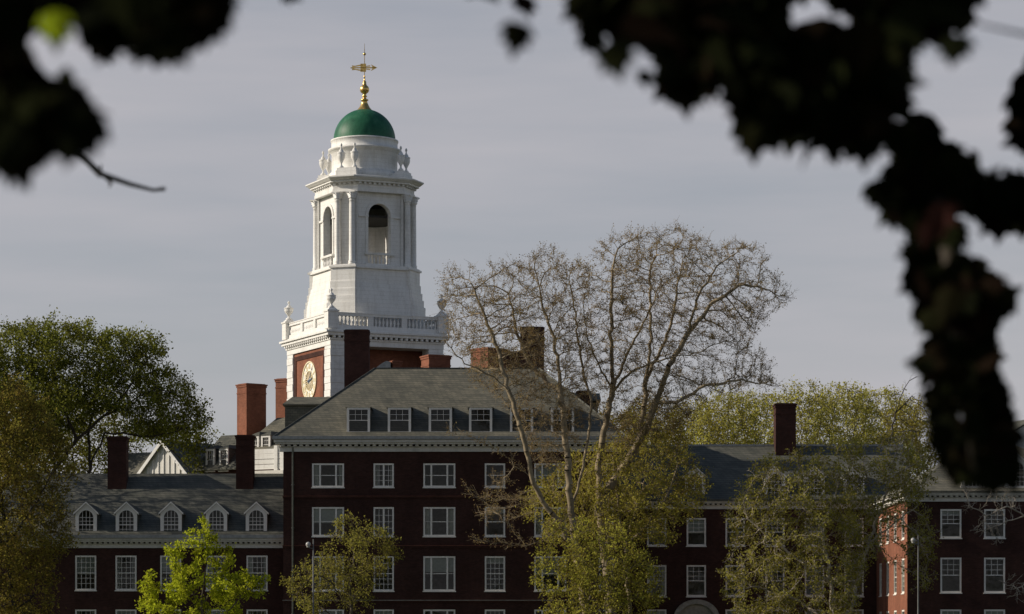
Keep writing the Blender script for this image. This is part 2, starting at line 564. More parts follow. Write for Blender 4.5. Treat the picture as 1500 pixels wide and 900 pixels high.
def cornice(mb, x0, x1, yf, z0, z1, over=0.6, dent=0.42, ends=(True, True)):
    """classical cornice along a front facing -y"""
    h = z1 - z0
    L = x0 - (over if ends[0] else 0); R = x1 + (over if ends[1] else 0)
    l2 = x0 - (over * 0.35 if ends[0] else 0); r2 = x1 + (over * 0.35 if ends[1] else 0)
    mb.box(l2 - 0.02, r2 + 0.02, yf - over * 0.2, yf + 0.2, z0, z0 + h * 0.38)
    mb.box(l2 - 0.05, r2 + 0.05, yf - over * 0.32, yf + 0.2, z0 + h * 0.382, z0 + h * 0.45)
    n = int((r2 - l2) / dent)
    for i in range(n):
        x = l2 + (i + 0.5) * (r2 - l2) / n
        mb.box(x - dent * 0.28, x + dent * 0.28, yf - over * 0.62, yf - over * 0.1, z0 + h * 0.46, z0 + h * 0.62)
    mb.box(L + 0.1, R - 0.1, yf - over * 0.82, yf + 0.2, z0 + h * 0.622, z0 + h * 0.78)
    mb.box(L, R, yf - over, yf + 0.2, z0 + h * 0.782, z1)

def chimney(parent, x, y, wx, wy, z0, z1, rz=0, e=0.05, m='brick_chim', off=None):
    off = off or Vector((0, 0, 0))
    b = MB()
    b.box(-wx / 2, wx / 2, -wy / 2, wy / 2, 0, z1 - z0 - 0.32)
    b.box(-wx / 2 - e, wx / 2 + e, -wy / 2 - e, wy / 2 + e, z1 - z0 - 0.319, z1 - z0 - 0.15)
    b.box(-wx / 2 - e * 2, wx / 2 + e * 2, -wy / 2 - e * 2, wy / 2 + e * 2, z1 - z0 - 0.149, z1 - z0 - 0.05)
    b.box(-wx / 2 + .05, wx / 2 - .05, -wy / 2 + .05, wy / 2 - .05, z1 - z0 - 0.049, z1 - z0)
    b.box(-wx / 2 - .03, wx / 2 + .03, -wy / 2 - .03, wy / 2 + .03, z1 - z0 - 0.85, z1 - z0 - 0.74)
    o = b.build('chimney', m, parent)
    o.location = Vector((x, y, z0)) - off
    o.rotation_euler = (0, 0, rz)
    return o

def hip_roof(mb, x0, x1, y0, y1, ze, zr, yr, xl, xr, t=0.12):
    """eave rectangle, ridge at yr from xl to xr"""
    A, B, C, D = (x0, y0, ze), (x1, y0, ze), (x1, y1, ze), (x0, y1, ze)
    L, R = (xl, yr, zr), (xr, yr, zr)
    A2, B2, C2, D2 = [(p[0], p[1], p[2] - t) for p in (A, B, C, D)]
    vs = [A, B, C, D, L, R, A2, B2, C2, D2]
    mb.add(vs, [(0, 1, 5, 4), (1, 2, 5), (2, 3, 4, 5), (3, 0, 4), (0, 6, 7, 1), (1, 7, 8, 2), (2, 8, 9, 3), (3, 9, 6, 0), (6, 9, 8, 7)])

# dormers -------------------------------------------------------------
def make_dormer(kind, w, hw_, rise, slope, front, parent, loc, roofmat):
    """w width, hw_ height of cheeks above base, rise of its little roof, slope = main roof tan; origin: front, base centre."""
    h = hw_
    ly = h / slope + 0.15               # cheeks run back until they meet the roof
    lr = (h + rise) / slope + 0.25
    x = w / 2
    c = MB()
    for sx in (-1, 1):                  # slate cheeks
        xa, xb = sorted((sx * x, sx * (x - 0.1)))
        c.hexa([(xa, 0.1, -0.3), (xb, 0.1, -0.3), (xb, ly, h - 0.02), (xa, ly, h - 0.02)], [(xa, 0.1, h), (xb, 0.1, h), (xb, ly, h), (xa, ly, h)])
    o = c.build('dormer', roofmat, parent)
    o.location = loc
    r = MB()
    ov = 0.10
    if kind == 'hip':
        ap = 0.75
        A, B = (-x - ov, -ov, h), (x + ov, -ov, h)
        C, D = (x + ov, ly + 0.1, h), (-x - ov, ly + 0.1, h)
        T, U = (0, ap, h + rise), (0, lr, h + rise)
        r.add([A, B, C, D, T, U], [(0, 1, 4), (1, 2, 5, 4), (3, 0, 4, 5), (0, 3, 2, 1)])
    else:
        for sx in (-1, 1):
            A, B = (sx * (x + ov), -ov - 0.05, h - 0.06), (0, -ov - 0.05, h + rise + 0.02)
            C, D = (0, lr, h + rise + 0.02), (sx * (x + ov), ly + 0.1, h - 0.06)
            q = [A, B, C, D]
            dn = [(p[0], p[1], p[2] - 0.09) for p in q]
            r.hexa(dn, q)
    r.build('dormer_roof', roofmat, o)
    f = MB()
    t = 0.165
    if kind == 'hip':
        f.box(-x, -x + t, -0.05, 0.1, -0.1, h)
        f.box(x - t, x, -0.05, 0.1, -0.1, h)
        f.box(-x + t, x - t, -0.05, 0.1, h - 0.16, h - 0.002)
        f.box(-x - 0.06, x + 0.06, -0.12, 0.1, -0.2, -0.1)
        f.box(-x + t, x - t, -0.05, 0.1, -0.098, 0.03)
        f.box(-x + t, x - t, 0.0, 0.06, h * 0.46, h * 0.46 + 0.05)
        for i in (1, 2):
            xx = -x + t + (w - 2 * t) * i / 3
            f.box(xx - 0.012, xx + 0.012, 0.01, 0.05, h * 0.46 + 0.05, h - 0.16)
        f.box(-x + t, x - t, 0.013, 0.047, h * 0.70, h * 0.70 + 0.024)
        p = MB(); p.quad((-x + t, 0.055, 0), (x - t, 0.055, 0), (x - t, 0.055, h), (-x + t, 0.055, h))
    else:
        # white gabled front with a round-headed window
        aw = x - 0.24
        zs = h - 0.02 - aw + 0.18
        N = 12
        arc = [(aw * math.cos(math.pi * i / N), zs + aw * math.sin(math.pi * i / N)) for i in range(N + 1)]
        top = lambda u: h + rise * (1 - abs(u) / x)
        for i in range(N):
            (ua, za), (ub, zb) = arc[i], arc[i + 1]
            fr = [(ua, -0.04, za), (ua, -0.04, top(ua)), (ub, -0.04, top(ub)), (ub, -0.04, zb)]
            bk = [(p_[0], 0.1, p_[2]) for p_ in fr]
            f.hexa(fr, bk)
        for sx in (-1, 1):
            ua, ub = sorted((sx * aw, sx * x))
            za, zb = (top(ua), top(ub))
            fr = [(ua, -0.04, 0.0), (ub, -0.04, 0.0), (ub, -0.04, zb), (ua, -0.04, za)]
            f.hexa(fr, [(p_[0], 0.1, p_[2]) for p_ in fr])
            # raking cornice of the little pediment
            A, B = Vector((sx * (x + 0.12), 0, h - 0.03)), Vector((0, 0, h + rise + 0.07))
            dn = Vector((0, 0, -0.13))
            f.hexa([A + dn + Vector((0, -0.16, 0)), B + dn + Vector((0, -0.16, 0)), B + dn + Vector((0, -0.041, 0)), A + dn + Vector((0, -0.041, 0))],
                   [A + Vector((0, -0.16, 0)), B + Vector((0, -0.16, 0)), B + Vector((0, -0.041, 0)), A + Vector((0, -0.041, 0))])
        f.box(-x - 0.05, x + 0.05, -0.12, 0.1, -0.2, -0.002)
        zmid = zs * 0.55
        f.box(-aw, aw, 0.0, 0.06, zmid - 0.03, zmid + 0.03)
        for i in (1, 2, 3):
            xx = -aw + 2 * aw * i / 4
            f.box(xx - 0.014, xx + 0.014, 0.015, 0.045, 0, zs + math.sqrt(max(0, aw * aw - xx * xx)))
        for zz in (zmid * 0.5, zmid + (zs - zmid) * 0.5, zs):
            f.box(-aw, aw, 0.018, 0.042, zz - 0.014, zz + 0.014)
        p = MB(); p.quad((-x + .05, 0.055, 0), (x - .05, 0.055, 0), (x - .05, 0.055, h + 0.1), (-x + .05, 0.055, h + 0.1))
    f.build('window_frame', front, o)
    p.build('pane', 'glass', o)
    return o

# ------------------------------------------------------------------ main brick hall
Y0 = 200.0
X0, X1 = PX(415, Y0), PX(905, Y0)
D0 = 15.0
hall = root('brick_hall', ((X0 + X1) / 2, Y0 + D0 / 2, 0), 'long four-storey dark brick hall with hipped slate roof in front of the white tower', 'building')
hl = ROOTLOC[hall.name]
wins = []
rows = [(679, 714), (743, 786), (815, 866), (893, 944)]
for c, kind, wpx in ((480.5, 'wide', 47), (562, 'pair', 30), (643.5, 'wide', 47), (725, 'sash_top', 30), (806, 'wide', 47), (888, 'pair', 22)):
    for r_, (a, b_) in enumerate(rows):
        k = kind
        if c == 562 and r_ >= 2: k = 'sash'
        if c == 725 and r_ >= 2: k = 'sash'
        if c == 725 and r_ < 2: k = 'plain'
        wins.append((PX(c, Y0), wpx / 21.0, PZ(b_, Y0), PZ(a, Y0), k))
ztop = PZ(652, Y0)
b = MB()
holes = [(x - w_ / 2 - X0, x + w_ / 2 - X0, za, zb) for x, w_, za, zb, k in wins]
wall_face(b, (X0, Y0, 0), (1, 0, 0), (0, -1, 0), X1 - X0, -0.2, ztop, holes)
b.quad((X0, Y0 + D0, -0.2), (X0, Y0, -0.2), (X0, Y0, ztop), (X0, Y0 + D0, ztop))
b.quad((X1, Y0, -0.2), (X1, Y0 + D0, -0.2), (X1, Y0 + D0, ztop), (X1, Y0, ztop))
b.quad((X1, Y0 + D0, -0.2), (X0, Y0 + D0, -0.2), (X0, Y0 + D0, ztop), (X1, Y0 + D0, ztop))
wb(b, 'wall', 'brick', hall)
b = MB()                                        # rooms: inner wall and floors keep the inside dark
b.box(X0 + .1, X1 - .1, Y0 + 4, Y0 + 4.1, 0, ztop)
for z in (PZ(801, Y0), PZ(729, Y0), PZ(881, Y0)):
    b.box(X0 + .1, X1 - .1, Y0 + .2, Y0 + 3.99, z - 0.1, z + 0.1)
for px in (521, 602, 684, 765, 850):
    b.box(PX(px, Y0) - .05, PX(px, Y0) + .05, Y0 + .2, Y0 + 3.99, 0, ztop)
wb(b, 'inner_wall', 'stone', hall)
rng = random.Random(3)
for x, w_, za, zb, k in wins:
    put_window(hall, k, w_ - 0.005, zb - za - 0.005, Vector((x, Y0 + 0.06, za + 0.002)) - hl, rng=rng)
for py in (728.5, 801, 881):
    b = MB(); z = PZ(py, Y0)
    b.box(X0 - 0.04, X1 + 0.04, Y0 - 0.06, Y0 - 0.002, z - 0.09, z + 0.05)
    sc_ = wb(b, 'string_course', 'brick_chim', hall)
    b = MB(); b.box(X0 - 0.06, X1 + 0.06, Y0 - 0.10, Y0 - 0.002, z + 0.051, z + 0.085)
    b.build('lit_edge', 'stone' if py == 881 else 'brick_wing', sc_, off=hl)  # pale strip standing in for the sun line along the course
b = MB()
cornice(b, X0, X1, Y0, PZ(662, Y0), PZ(645, Y0), 0.62)
wb(b, 'cornice', 'trim', hall)
b = MB()
b.box(X0 - 0.72, X1 + 0.72, Y0 - 0.74, Y0 - 0.6, PZ(644.5, Y0), PZ(640, Y0))
b.tube([P(429, 655, Y0 - 0.14), P(429, 990, Y0 - 0.14)], 0.065)
for z in (4, 7, 10, 13):
    b.box(PX(429, Y0) - 0.1, PX(429, Y0) + 0.1, Y0 - 0.1, Y0 - 0.003, z, z + 0.06)
wb(b, 'gutter', 'lead', hall)
ZE = PZ(642, Y0)
YR = Y0 + 7.2
ZR = PZ(540, YR)
SL = (ZR - ZE) / (YR - Y0 + 0.65)
b = MB()
hip_roof(b, X0 - 0.7, X1 + 0.7, Y0 - 0.65, Y0 + D0 + 0.65, ZE, ZR, YR, PX(549, YR), PX(790, YR))
roof = wb(b, 'roof', 'slate', hall)
b = MB()                                        # hip and ridge rolls
for p, q in (((X0 - 0.7, Y0 - 0.65, ZE), (PX(549, YR), YR, ZR)), ((X1 + 0.7, Y0 - 0.65, ZE), (PX(790, YR), YR, ZR)), ((PX(549, YR), YR, ZR), (PX(790, YR), YR, ZR))):
    b.tube([p, q], 0.07, 6)
wb(b, 'ridge_roll', 'slate_dark', hall)
dz = PZ(633, Y0)
dorm = make_dormer('hip', 1.62, PZ(597, Y0) - dz, 0.62, SL, 'frame', hall, Vector((PX(525, Y0), Y0 + 0.02, dz)) - hl, 'slate')
for px in (585, 645, 704, 764, 824):
    d = copy_tree(dorm, hall)
    d.location = Vector((PX(px, Y0), Y0 + 0.02, dz)) - hl
# side dormer on the left hip: broad, flat slate cheek
b = MB()
yy = Y0 + 6.0
x0s, zt = PX(420, yy), PZ(597, yy)
b.hexa([(x0s, yy - 1.6, ZE), (x0s + 6.0, yy - 1.6, ZE), (x0s + 6.0, yy + 1.6, ZE), (x0s, yy + 1.6, ZE)],
       [(x0s, yy - 1.6, zt), (x0s + 6.0, yy - 1.6, zt), (x0s + 6.0, yy + 1.6, zt), (x0s, yy + 1.6, zt)])
o = wb(b, 'dormer', 'slate_dark', hall)
b = MB()
b.hexa([(x0s - .15, yy - 1.8, zt + .002), (x0s + 6.2, yy - 1.8, zt + .002), (x0s + 6.2, yy + 1.8, zt + .002), (x0s - .15, yy + 1.8, zt + .002)],
       [(x0s - .15, yy - 1.8, zt + .1), (x0s + 6.2, yy - 1.8, zt + .1), (x0s + 6.2, yy, zt + 0.75), (x0s + 0.4, yy, zt + 0.75)])
b.build('dormer_roof', 'slate', o, off=hl)
# chimneys of the hall
th = math.radians(25)
yc = 213.6
for (xa, xb, top, Y, rz, dep) in ((505, 541, 484, 212.5, 0, 1.3), (762, 797, 480, 209.5, 0, 1.4), (741, 763, 516, 210.5, 0, 1.3)):
    w_ = (xb - xa) * Y / F
    chimney(hall, PX((xa + xb) / 2, Y), Y, w_, dep, 16.5, PZ(top, Y), rz, .02, m='brick', off=hl)  # darker brick on the front stacks: their shade put into the colour
for (xa, xm, xb, top, Y) in ((617, 629, 660, 521, 211.0), (690, 715, 742, 511, 212.0), (563, 576, 588, 529.5, 209.5)):
    # turned like the tower: lit flank seen left, dark front right
    t2 = th if xa != 690 else math.radians(45)
    wl = (xm - xa) * Y / F / math.sin(t2); wr = (xb - xm) * Y / F / math.cos(t2)
    chimney(hall, PX((xa + xb) / 2, Y), Y, wr, wl, 17, PZ(top, Y), t2, m='brick_tower', off=hl)  # lighter brick on these stacks: their sunlight put into the colour
b = MB()                                        # curved lead saddle where the tower stack meets the ridge
pr = []
ysd = 208.3
pts = [(541, 556), (545, 546), (552, 538), (560, 532), (566, 529), (572, 530), (572, 552), (541, 558)]
b.extrude([(PX(px, ysd), PZ(py, ysd)) for px, py in pts], (0, ysd, 0), (1, 0, 0), (0, 0, 1), (0, 1, 0), 2.2)
wb(b, 'saddle', 'lead', hall)
b = MB()                                        # low rear stack and vent block at the right
Yv = 208.5
b.box(PX(846, Yv), PX(864, Yv), Yv, Yv + 1.2, 15.5, PZ(572, Yv))
b.box(PX(844, Yv), PX(866, Yv), Yv - .06, Yv + 1.26, PZ(575, Yv), PZ(573, Yv))
wb(b, 'chimney', 'brick_chim', hall)
b = MB()
b.box(PX(800, 209), PX(876, 209), 209, 214, 14, PZ(588, 209))
b.hexa([(PX(795, 209), 208.6, PZ(588, 209) + .002), (PX(880, 209), 208.6, PZ(588, 209) + .002), (PX(880, 209), 214.4, PZ(588, 209) + .002), (PX(795, 209), 214.4, PZ(588, 209) + .002)],
       [(PX(795, 209), 208.6, PZ(588, 209) + .1), (PX(880, 209), 208.6, PZ(588, 209) + .1), (PX(880, 209), 211.5, PZ(584, 209) + .6), (PX(795, 209), 211.5, PZ(584, 209) + .6)])
wb(b, 'rear_roof', 'slate_dark', hall)

# ------------------------------------------------------------------ left wing
YL = 202.0
sL = F / YL
XL0, XL1 = PX(-5, YL), X0 - 0.005
wing = root('brick_wing', ((XL0 + XL1) / 2, YL + 6.5, 0), 'low brick wing with a row of white round-headed dormers, left of the tall hall', 'building')
wl_ = ROOTLOC[wing.name]
zt = PZ(795, YL)
wins = []
for c in (125.5, 184.5, 250, 317, 376.5):
    for a, b_ in ((814, 865), (893, 944)):
        wins.append((PX(c, YL), 31 / sL, PZ(b_, YL), PZ(a, YL), 'sash'))
b = MB()
wall_face(b, (XL0, YL, 0), (1, 0, 0), (0, -1, 0), XL1 - XL0, -0.2, zt, [(x - w_ / 2 - XL0, x + w_ / 2 - XL0, za, zb) for x, w_, za, zb, k in wins])
b.quad((XL0, YL + 13, -0.2), (XL0, YL, -0.2), (XL0, YL, zt), (XL0, YL + 13, zt))
b.quad((XL1, YL + 13, -0.2), (XL0, YL + 13, -0.2), (XL0, YL + 13, zt), (XL1, YL + 13, zt))
b.quad((XL1, YL, -0.2), (XL1, YL + 13, -0.2), (XL1, YL + 13, zt), (XL1, YL, zt))
zrW = PZ(694, YL + 6.5); zeW = PZ(786, YL)
b.add([(XL0, YL, zt), (XL0, YL + 13, zt), (XL0, YL + 6.5, zrW - 0.15)], [(0, 2, 1)])
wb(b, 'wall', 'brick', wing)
b = MB()
b.box(XL0 + .1, XL1 - .1, YL + 4, YL + 4.1, 0, zt)
b.box(XL0 + .1, XL1 - .1, YL + .2, YL + 3.99, PZ(880, YL) - .1, PZ(880, YL) + .1)
for px in (155, 217, 283, 347):
    b.box(PX(px, YL) - .05, PX(px, YL) + .05, YL + .2, YL + 3.99, 0, zt)
wb(b, 'inner_wall', 'stone', wing)
for x, w_, za, zb, k in wins:
    put_window(wing, k, w_ - 0.005, zb - za - 0.005, Vector((x, YL + 0.06, za + 0.002)) - wl_, rng=rng)
b = MB(); cornice(b, XL0, XL1 - 0.01, YL, PZ(803, YL), PZ(789, YL), 0.5, 0.36, (True, False))
wb(b, 'cornice', 'trim', wing)
b = MB(); b.box(XL0 - .5, XL1 - .02, YL - .62, YL - .51, PZ(789, YL), PZ(784, YL)); wb(b, 'gutter', 'lead', wing)
b = MB()
SLW = (zrW - zeW) / 7.05
for sy in (-1, 1):
    ye, yr = YL + 6.5 + sy * 7.05, YL + 6.5
    A, B, C, D = (XL0 - .3, ye, zeW), (XL1 - .01, ye, zeW), (XL1 - .01, yr, zrW), (XL0 - .3, yr, zrW)
    b.hexa([(p[0], p[1], p[2] - .15) for p in (A, B, C, D)], [A, B, C, D])
wb(b, 'roof', 'slate_dark', wing)
dzL = PZ(782, YL)
dorm = make_dormer('gable', 1.5, PZ(751, YL) - dzL, PZ(736.5, YL) - PZ(751, YL), SLW, 'frame', wing, Vector((PX(126, YL), YL + 0.05, dzL)) - wl_, 'slate_dark')
for px in (185, 250.5, 317, 375.5):
    d = copy_tree(dorm, wing); d.location = Vector((PX(px, YL), YL + 0.05, dzL)) - wl_
for xa, xb, top in ((345.5, 373.5, 638), (158, 188, 640)):
    Y = YL + 5.4
    chimney(wing, PX((xa + xb) / 2, Y), Y, (xb - xa - 3) * Y / F, 1.4, 12, PZ(top, Y), 0, off=wl_)

# ------------------------------------------------------------------ right wing
YW = 206.0
sW = F / YW
XR0, XR1 = X1 + 0.005, PX(1300, YW)
rw = root('brick_wing', ((XR0 + XR1) / 2, YW + 6.5, 0), 'brick wing behind the leafy trees right of the hall, with tall chimney and arched doorway', 'building')
rl = ROOTLOC[rw.name]
zt = PZ(745, YW)
wins = []
for c in (962, 1020, 1077, 1135, 1193, 1251):
    for r_, (a, b_) in enumerate(((759, 800), (828, 874), (893, 944))):
        if c == 1020 and r_ == 2: continue
        wins.append((PX(c, YW), 28.5 / sW, PZ(b_, YW), PZ(a, YW), 'sash_top'))
b = MB()
dh = (PX(1020, YW) - 1.0 - XR0, PX(1020, YW) + 1.0 - XR0, 0.0, PZ(893, YW))
wall_face(b, (XR0, YW, 0), (1, 0, 0), (0, -1, 0), XR1 - XR0, -0.2, zt, [(x - w_ / 2 - XR0, x + w_ / 2 - XR0, za, zb) for x, w_, za, zb, k in wins] + [dh])
b.quad((XR1, YW + 13, -0.2), (XR0, YW + 13, -0.2), (XR0, YW + 13, zt), (XR1, YW + 13, zt))
b.quad((XR1, YW, -0.2), (XR1, YW + 13, -0.2), (XR1, YW + 13, zt), (XR1, YW, zt))
b.quad((XR0, YW + 13, -0.2), (XR0, YW, -0.2), (XR0, YW, zt), (XR0, YW + 13, zt))
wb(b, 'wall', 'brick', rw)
b = MB()
b.box(XR0 + .1, XR1 - .1, YW + 4, YW + 4.1, 0, zt)
wb(b, 'inner_wall', 'stone', rw)
for x, w_, za, zb, k in wins:
    put_window(rw, k, w_ - 0.005, zb - za - 0.005, Vector((x, YW + 0.06, za + 0.002)) - rl, rng=rng)
b = MB(); cornice(b, XR0 + .7, XR1, YW, PZ(746, YW), PZ(733, YW), 0.5, 0.36, (False, False)); wb(b, 'cornice', 'trim', rw)
zeR, zrR = PZ(732, YW), PZ(653, YW + 6.5)
b = MB()
for sy in (-1, 1):
    ye, yr = YW + 6.5 + sy * 7.05, YW + 6.5
    A, B, C, D = (XR0 + .02, ye, zeR), (XR1 + 2, ye, zeR), (XR1 + 2, yr, zrR), (XR0 + .02, yr, zrR)
    b.hexa([(p[0], p[1], p[2] - .15) for p in (A, B, C, D)], [A, B, C, D])
wb(b, 'roof', 'slate_dark', rw)
b = MB(); b.box(XR0 + .02, XR1 + 2, YW + 6.38, YW + 6.62, zrR - .05, zrR + .09); wb(b, 'ridge_roll', 'lead', rw)
SLR = (zrR - zeR) / 7.05
dzR = PZ(728, YW)
dorm = make_dormer('gable', 1.5, PZ(698, YW) - dzR, 0.7, SLR, 'frame', rw, Vector((PX(1018, YW), YW + 0.1, dzR)) - rl, 'slate_dark')
for px in (1135, 1193, 1251):
    d = copy_tree(dorm, rw); d.location = Vector((PX(px, YW), YW + 0.1, dzR)) - rl
Y = YW + 6.0
chimney(rw, PX(1149.5, Y), Y, 29.5 * Y / F, 1.7, 13, PZ(592, Y), 0, off=rl)
# arched door surround
cx = PX(1020, YW); zs = PZ(906, YW)
b = MB()
N = 16
for i in range(N):
    a0, a1 = math.pi * i / N, math.pi * (i + 1) / N
    q = [(cx + r_ * math.cos(a), zs + r_ * 0.82 * math.sin(a)) for r_, a in ((1.25, a0), (1.65, a0), (1.65, a1), (1.25, a1))]
    b.extrude(q, (0, YW - 0.003, 0), (1, 0, 0), (0, 0, 1), (0, -1, 0), 0.35)
    q = [(cx, zs)] + [(cx + 1.249 * math.cos(a), zs + 1.249 * .82 * math.sin(a)) for a in (a0, a1)]
    b.extrude(q, (0, YW - 0.004, 0), (1, 0, 0), (0, 0, 1), (0, -1, 0), 0.1)
for sx in (-1, 1):
    xa, xb = sorted((cx + sx * 1.05, cx + sx * 1.6))
    b.box(xa, xb, YW - 0.3, YW - 0.003, 0, zs - .35)
b.box(cx - 1.75, cx + 1.75, YW - 0.4, YW - 0.003, zs - .349, zs - .002)
dsur = wb(b, 'doorway', 'stone', rw)
b = MB(); b.box(cx - 0.98, cx + 0.98, YW + 0.08, YW + 0.14, 0, PZ(893, YW) - .01)
b.box(cx - 0.02, cx + 0.02, YW + 0.05, YW + 0.079, 0.1, PZ(893, YW) - .1)
b.build('door', 'dark', dsur, off=rl)

# ------------------------------------------------------------------ far right projecting block
YF = 190.0
sF = F / YF
XF0, XF1 = PX(1329, YF), PX(1640, YF)
fw = root('brick_pavilion', ((XF0 + XF1) / 2, YF + 7, 0), 'brick block projecting forward at the right, its sunlit orange flank edged by trees', 'building')
fl = ROOTLOC[fw.name]
zt = PZ(733, YF)
wins = []
for c in (1393, 1457, 1521, 1585):
    for a, b_ in ((746, 788.5), (817, 868.5), (893, 944)):
        wins.append((PX(c, YF), 31 / sF, PZ(b_, YF), PZ(a, YF), 'sash_top'))
b = MB()
wall_face(b, (XF0, YF, 0), (1, 0, 0), (0, -1, 0), XF1 - XF0, -0.2, zt, [(x - w_ / 2 - XF0, x + w_ / 2 - XF0, za, zb) for x, w_, za, zb, k in wins])
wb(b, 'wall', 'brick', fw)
sides = []
for k in range(4):
    u = 2.2 + 3.9 * k
    for a, b_ in ((746, 788.5), (817, 868.5), (893, 944)):
        sides.append((u, PZ(b_, YF), PZ(a, YF)))
b = MB()
LS = YW - YF
wall_face(b, (XF0, YF + LS, 0), (0, -1, 0), (-1, 0, 0), LS, -0.2, zt, [(u - .7, u + .7, za, zb) for u, za, zb in sides])
b.quad((XF1, YF, -.2), (XF1, YF + LS, -.2), (XF1, YF + LS, zt), (XF1, YF, zt))
b.quad((XF1, YF + LS, -.2), (XF0, YF + LS, -.2), (XF0, YF + LS, zt), (XF1, YF + LS, zt))
wb(b, 'side_wall', 'brick_tower', fw)  # flank lighter than the front wall: sun put into the brick colour
for u, za, zb in sides:
    put_window(fw, 'sash', 1.395, zb - za - .005, Vector((XF0 + 0.06, YF + LS - u, za + .002)) - fl, math.radians(-90), rng=rng)
for x, w_, za, zb, k in wins:
    put_window(fw, k, w_ - 0.005, zb - za - 0.005, Vector((x, YF + 0.06, za + 0.002)) - fl, rng=rng)
b = MB()
b.box(XF0 + .5, XF1 - .1, YF + 4, YF + 4.1, 0, zt)
b.box(XF0 + 3, XF0 + 3.1, YF + 4.2, YF + LS - .1, 0, zt)
wb(b, 'inner_wall', 'stone', fw)
b = MB(); cornice(b, XF0, XF1, YF, PZ(735, YF), PZ(721, YF), 0.5, 0.36)
b.box(XF0 - .45, XF0 - .003, YF + .25, YF + LS - 1.1, PZ(725, YF), PZ(721.5, YF))
b.box(XF0 - .2, XF0 - .003, YF + .25, YF + LS - 1.1, PZ(733, YF), PZ(725.2, YF))
wb(b, 'cornice', 'trim', fw)
zeF = PZ(720, YF); yr = YF + LS / 2; zrF = PZ(648, yr)
b = MB(); hip_roof(b, XF0 - .5, XF1 + .5, YF - .55, YF + LS + .5, zeF, zrF, yr, XF0 + 6, XF1 - 6)
wb(b, 'roof', 'slate', fw)
dorm = make_dormer('gable', 1.5, 1.45, 0.7, (zrF - zeF) / (LS / 2 + .55), 'frame', fw, Vector((PX(1425, YF), YF + 0.1, PZ(712, YF))) - fl, 'slate_dark')
d = copy_tree(dorm, fw); d.location = Vector((PX(1489, YF), YF + 0.1, PZ(712, YF))) - fl

# ------------------------------------------------------------------ the white clock tower (local frame turned 25 degrees)
YT = 225.0
sT = F / YT
TZ = lambda py, Y=YT: PZ(py, Y)
tower = root('clock_tower', (PX(534, YT), YT, 0), 'tall white cupola tower on a brick clock stage, with green dome and gilded vane', 'tower', rz=th)
A = 4.7
zc0, zc1 = 25.55, 26.4
b = MB()
b.box(-A + .12, A - .12, -A + 1.9, A - .12, -0.2, zc0)
b.box(-A + .12, -A + .6, -A + .12, -A + 1.899, -0.2, 24.75)      # flank of a recess added on the hall side to darken that face
b.box(A - .6, A - .12, -A + .12, -A + 1.899, -0.2, 24.75)
wb_ = b.build('brick_stage', 'brick_tower', tower)
b = MB()                                        # raised darker brick strips imitating a recessed border's shade on the clock face
fx = -A + .12
for (ya, yb, za, zb) in ((-3.3, 3.3, 24.15, 24.5), (-3.3, -2.9, 14, 24.149), (2.9, 3.3, 14, 24.149)):
    b.box(fx - .05, fx - .002, ya, yb, za, zb)
b.build('brick_border', 'brick_chim', tower)
q = 1.25                                        # corner quoin piers, coursed in blocks
for sx in (-1, 1):
    for sy in (-1, 1):
        b = MB()
        z = 12.0
        k = 0
        while z < 24.75:
            hgt = min(0.52, 24.75 - z)
            e = 0.03 if k % 2 else 0.0
            x0, x1 = sorted((sx * (A + e), sx * (A - q)))
            y0, y1 = sorted((sy * (A + e), sy * (A - q)))
            b.box(x0, x1, y0, y1, z, z + hgt - 0.03)
            x0, x1 = sorted((sx * (A - .03), sx * (A - q)))
            y0, y1 = sorted((sy * (A - .03), sy * (A - q)))
            b.box(x0, x1, y0, y1, z + hgt - .03, z + hgt)
            z += 0.52; k += 1
        b.build('quoin_pier', 'white', tower)
b = MB()                                        # frieze and cornice
b.box(-A - .02, A + .02, -A - .02, A + .02, 24.752, 25.15)
b.box(-A - .1, A + .1, -A - .1, A + .1, 25.151, 25.3)
n = 22
for i in range(n):
    u = -A + (i + .5) * 2 * A / n
    for sx in (-1, 1):
        x0, x1 = sorted((sx * (A + .05), sx * (A + .3)))
        b.box(x0, x1, u - .1, u + .1, 25.301, 25.48)
        b.box(u - .1, u + .1, x0, x1, 25.301, 25.48)
b.box(-A - .36, A + .36, -A - .36, A + .36, 25.481, 25.7)
b.box(-A - .5, A + .5, -A - .5, A + .5, 25.701, 25.86)
b.box(-A - .2, A + .2, -A - .2, A + .2, 25.861, 26.0)
b.build('cornice', 'white', tower)
BAL = [(0.07, 0), (0.07, .05), (.05, .08), (.095, .25), (.09, .32), (.045, .5), (.04, .6), (.07, .64), (.07, .7)]
def balustrade(x0, x1, y, z, along, post=3, panel=False):
    bb = MB()
    def bx(a0, a1, hw_, z0, z1):
        if along == 'x': bb.box(a0, a1, y - hw_, y + hw_, z0, z1)
        else: bb.box(y - hw_, y + hw_, a0, a1, z0, z1)
    bx(x0, x1, .17, z, z + .3)
    bx(x0, x1, .17, z + 1.02, z + 1.2)
    bx(x0, x1, .21, z + 1.201, z + 1.27)
    for i in range(1, post):
        u = x0 + (x1 - x0) * i / post
        bx(u - .22, u + .22, .16, z + .301, z + 1.019)
    if panel:
        bx(x0, x1, .04, z + .301, z + 1.019)
    n = int((x1 - x0) / .31)
    for i in range(n):
        u = x0 + (i + .5) * (x1 - x0) / n
        if any(abs(u - (x0 + (x1 - x0) * k / post)) < .3 for k in range(1, post)): continue
        c = (u, y) if along == 'x' else (y, u)
        bb.lathe([(r_ * 1.15, z + .301 + zz * 1.025) for r_, zz in BAL], 8, c)
    return bb.build('balustrade', 'white', tower)
a2 = A - .1
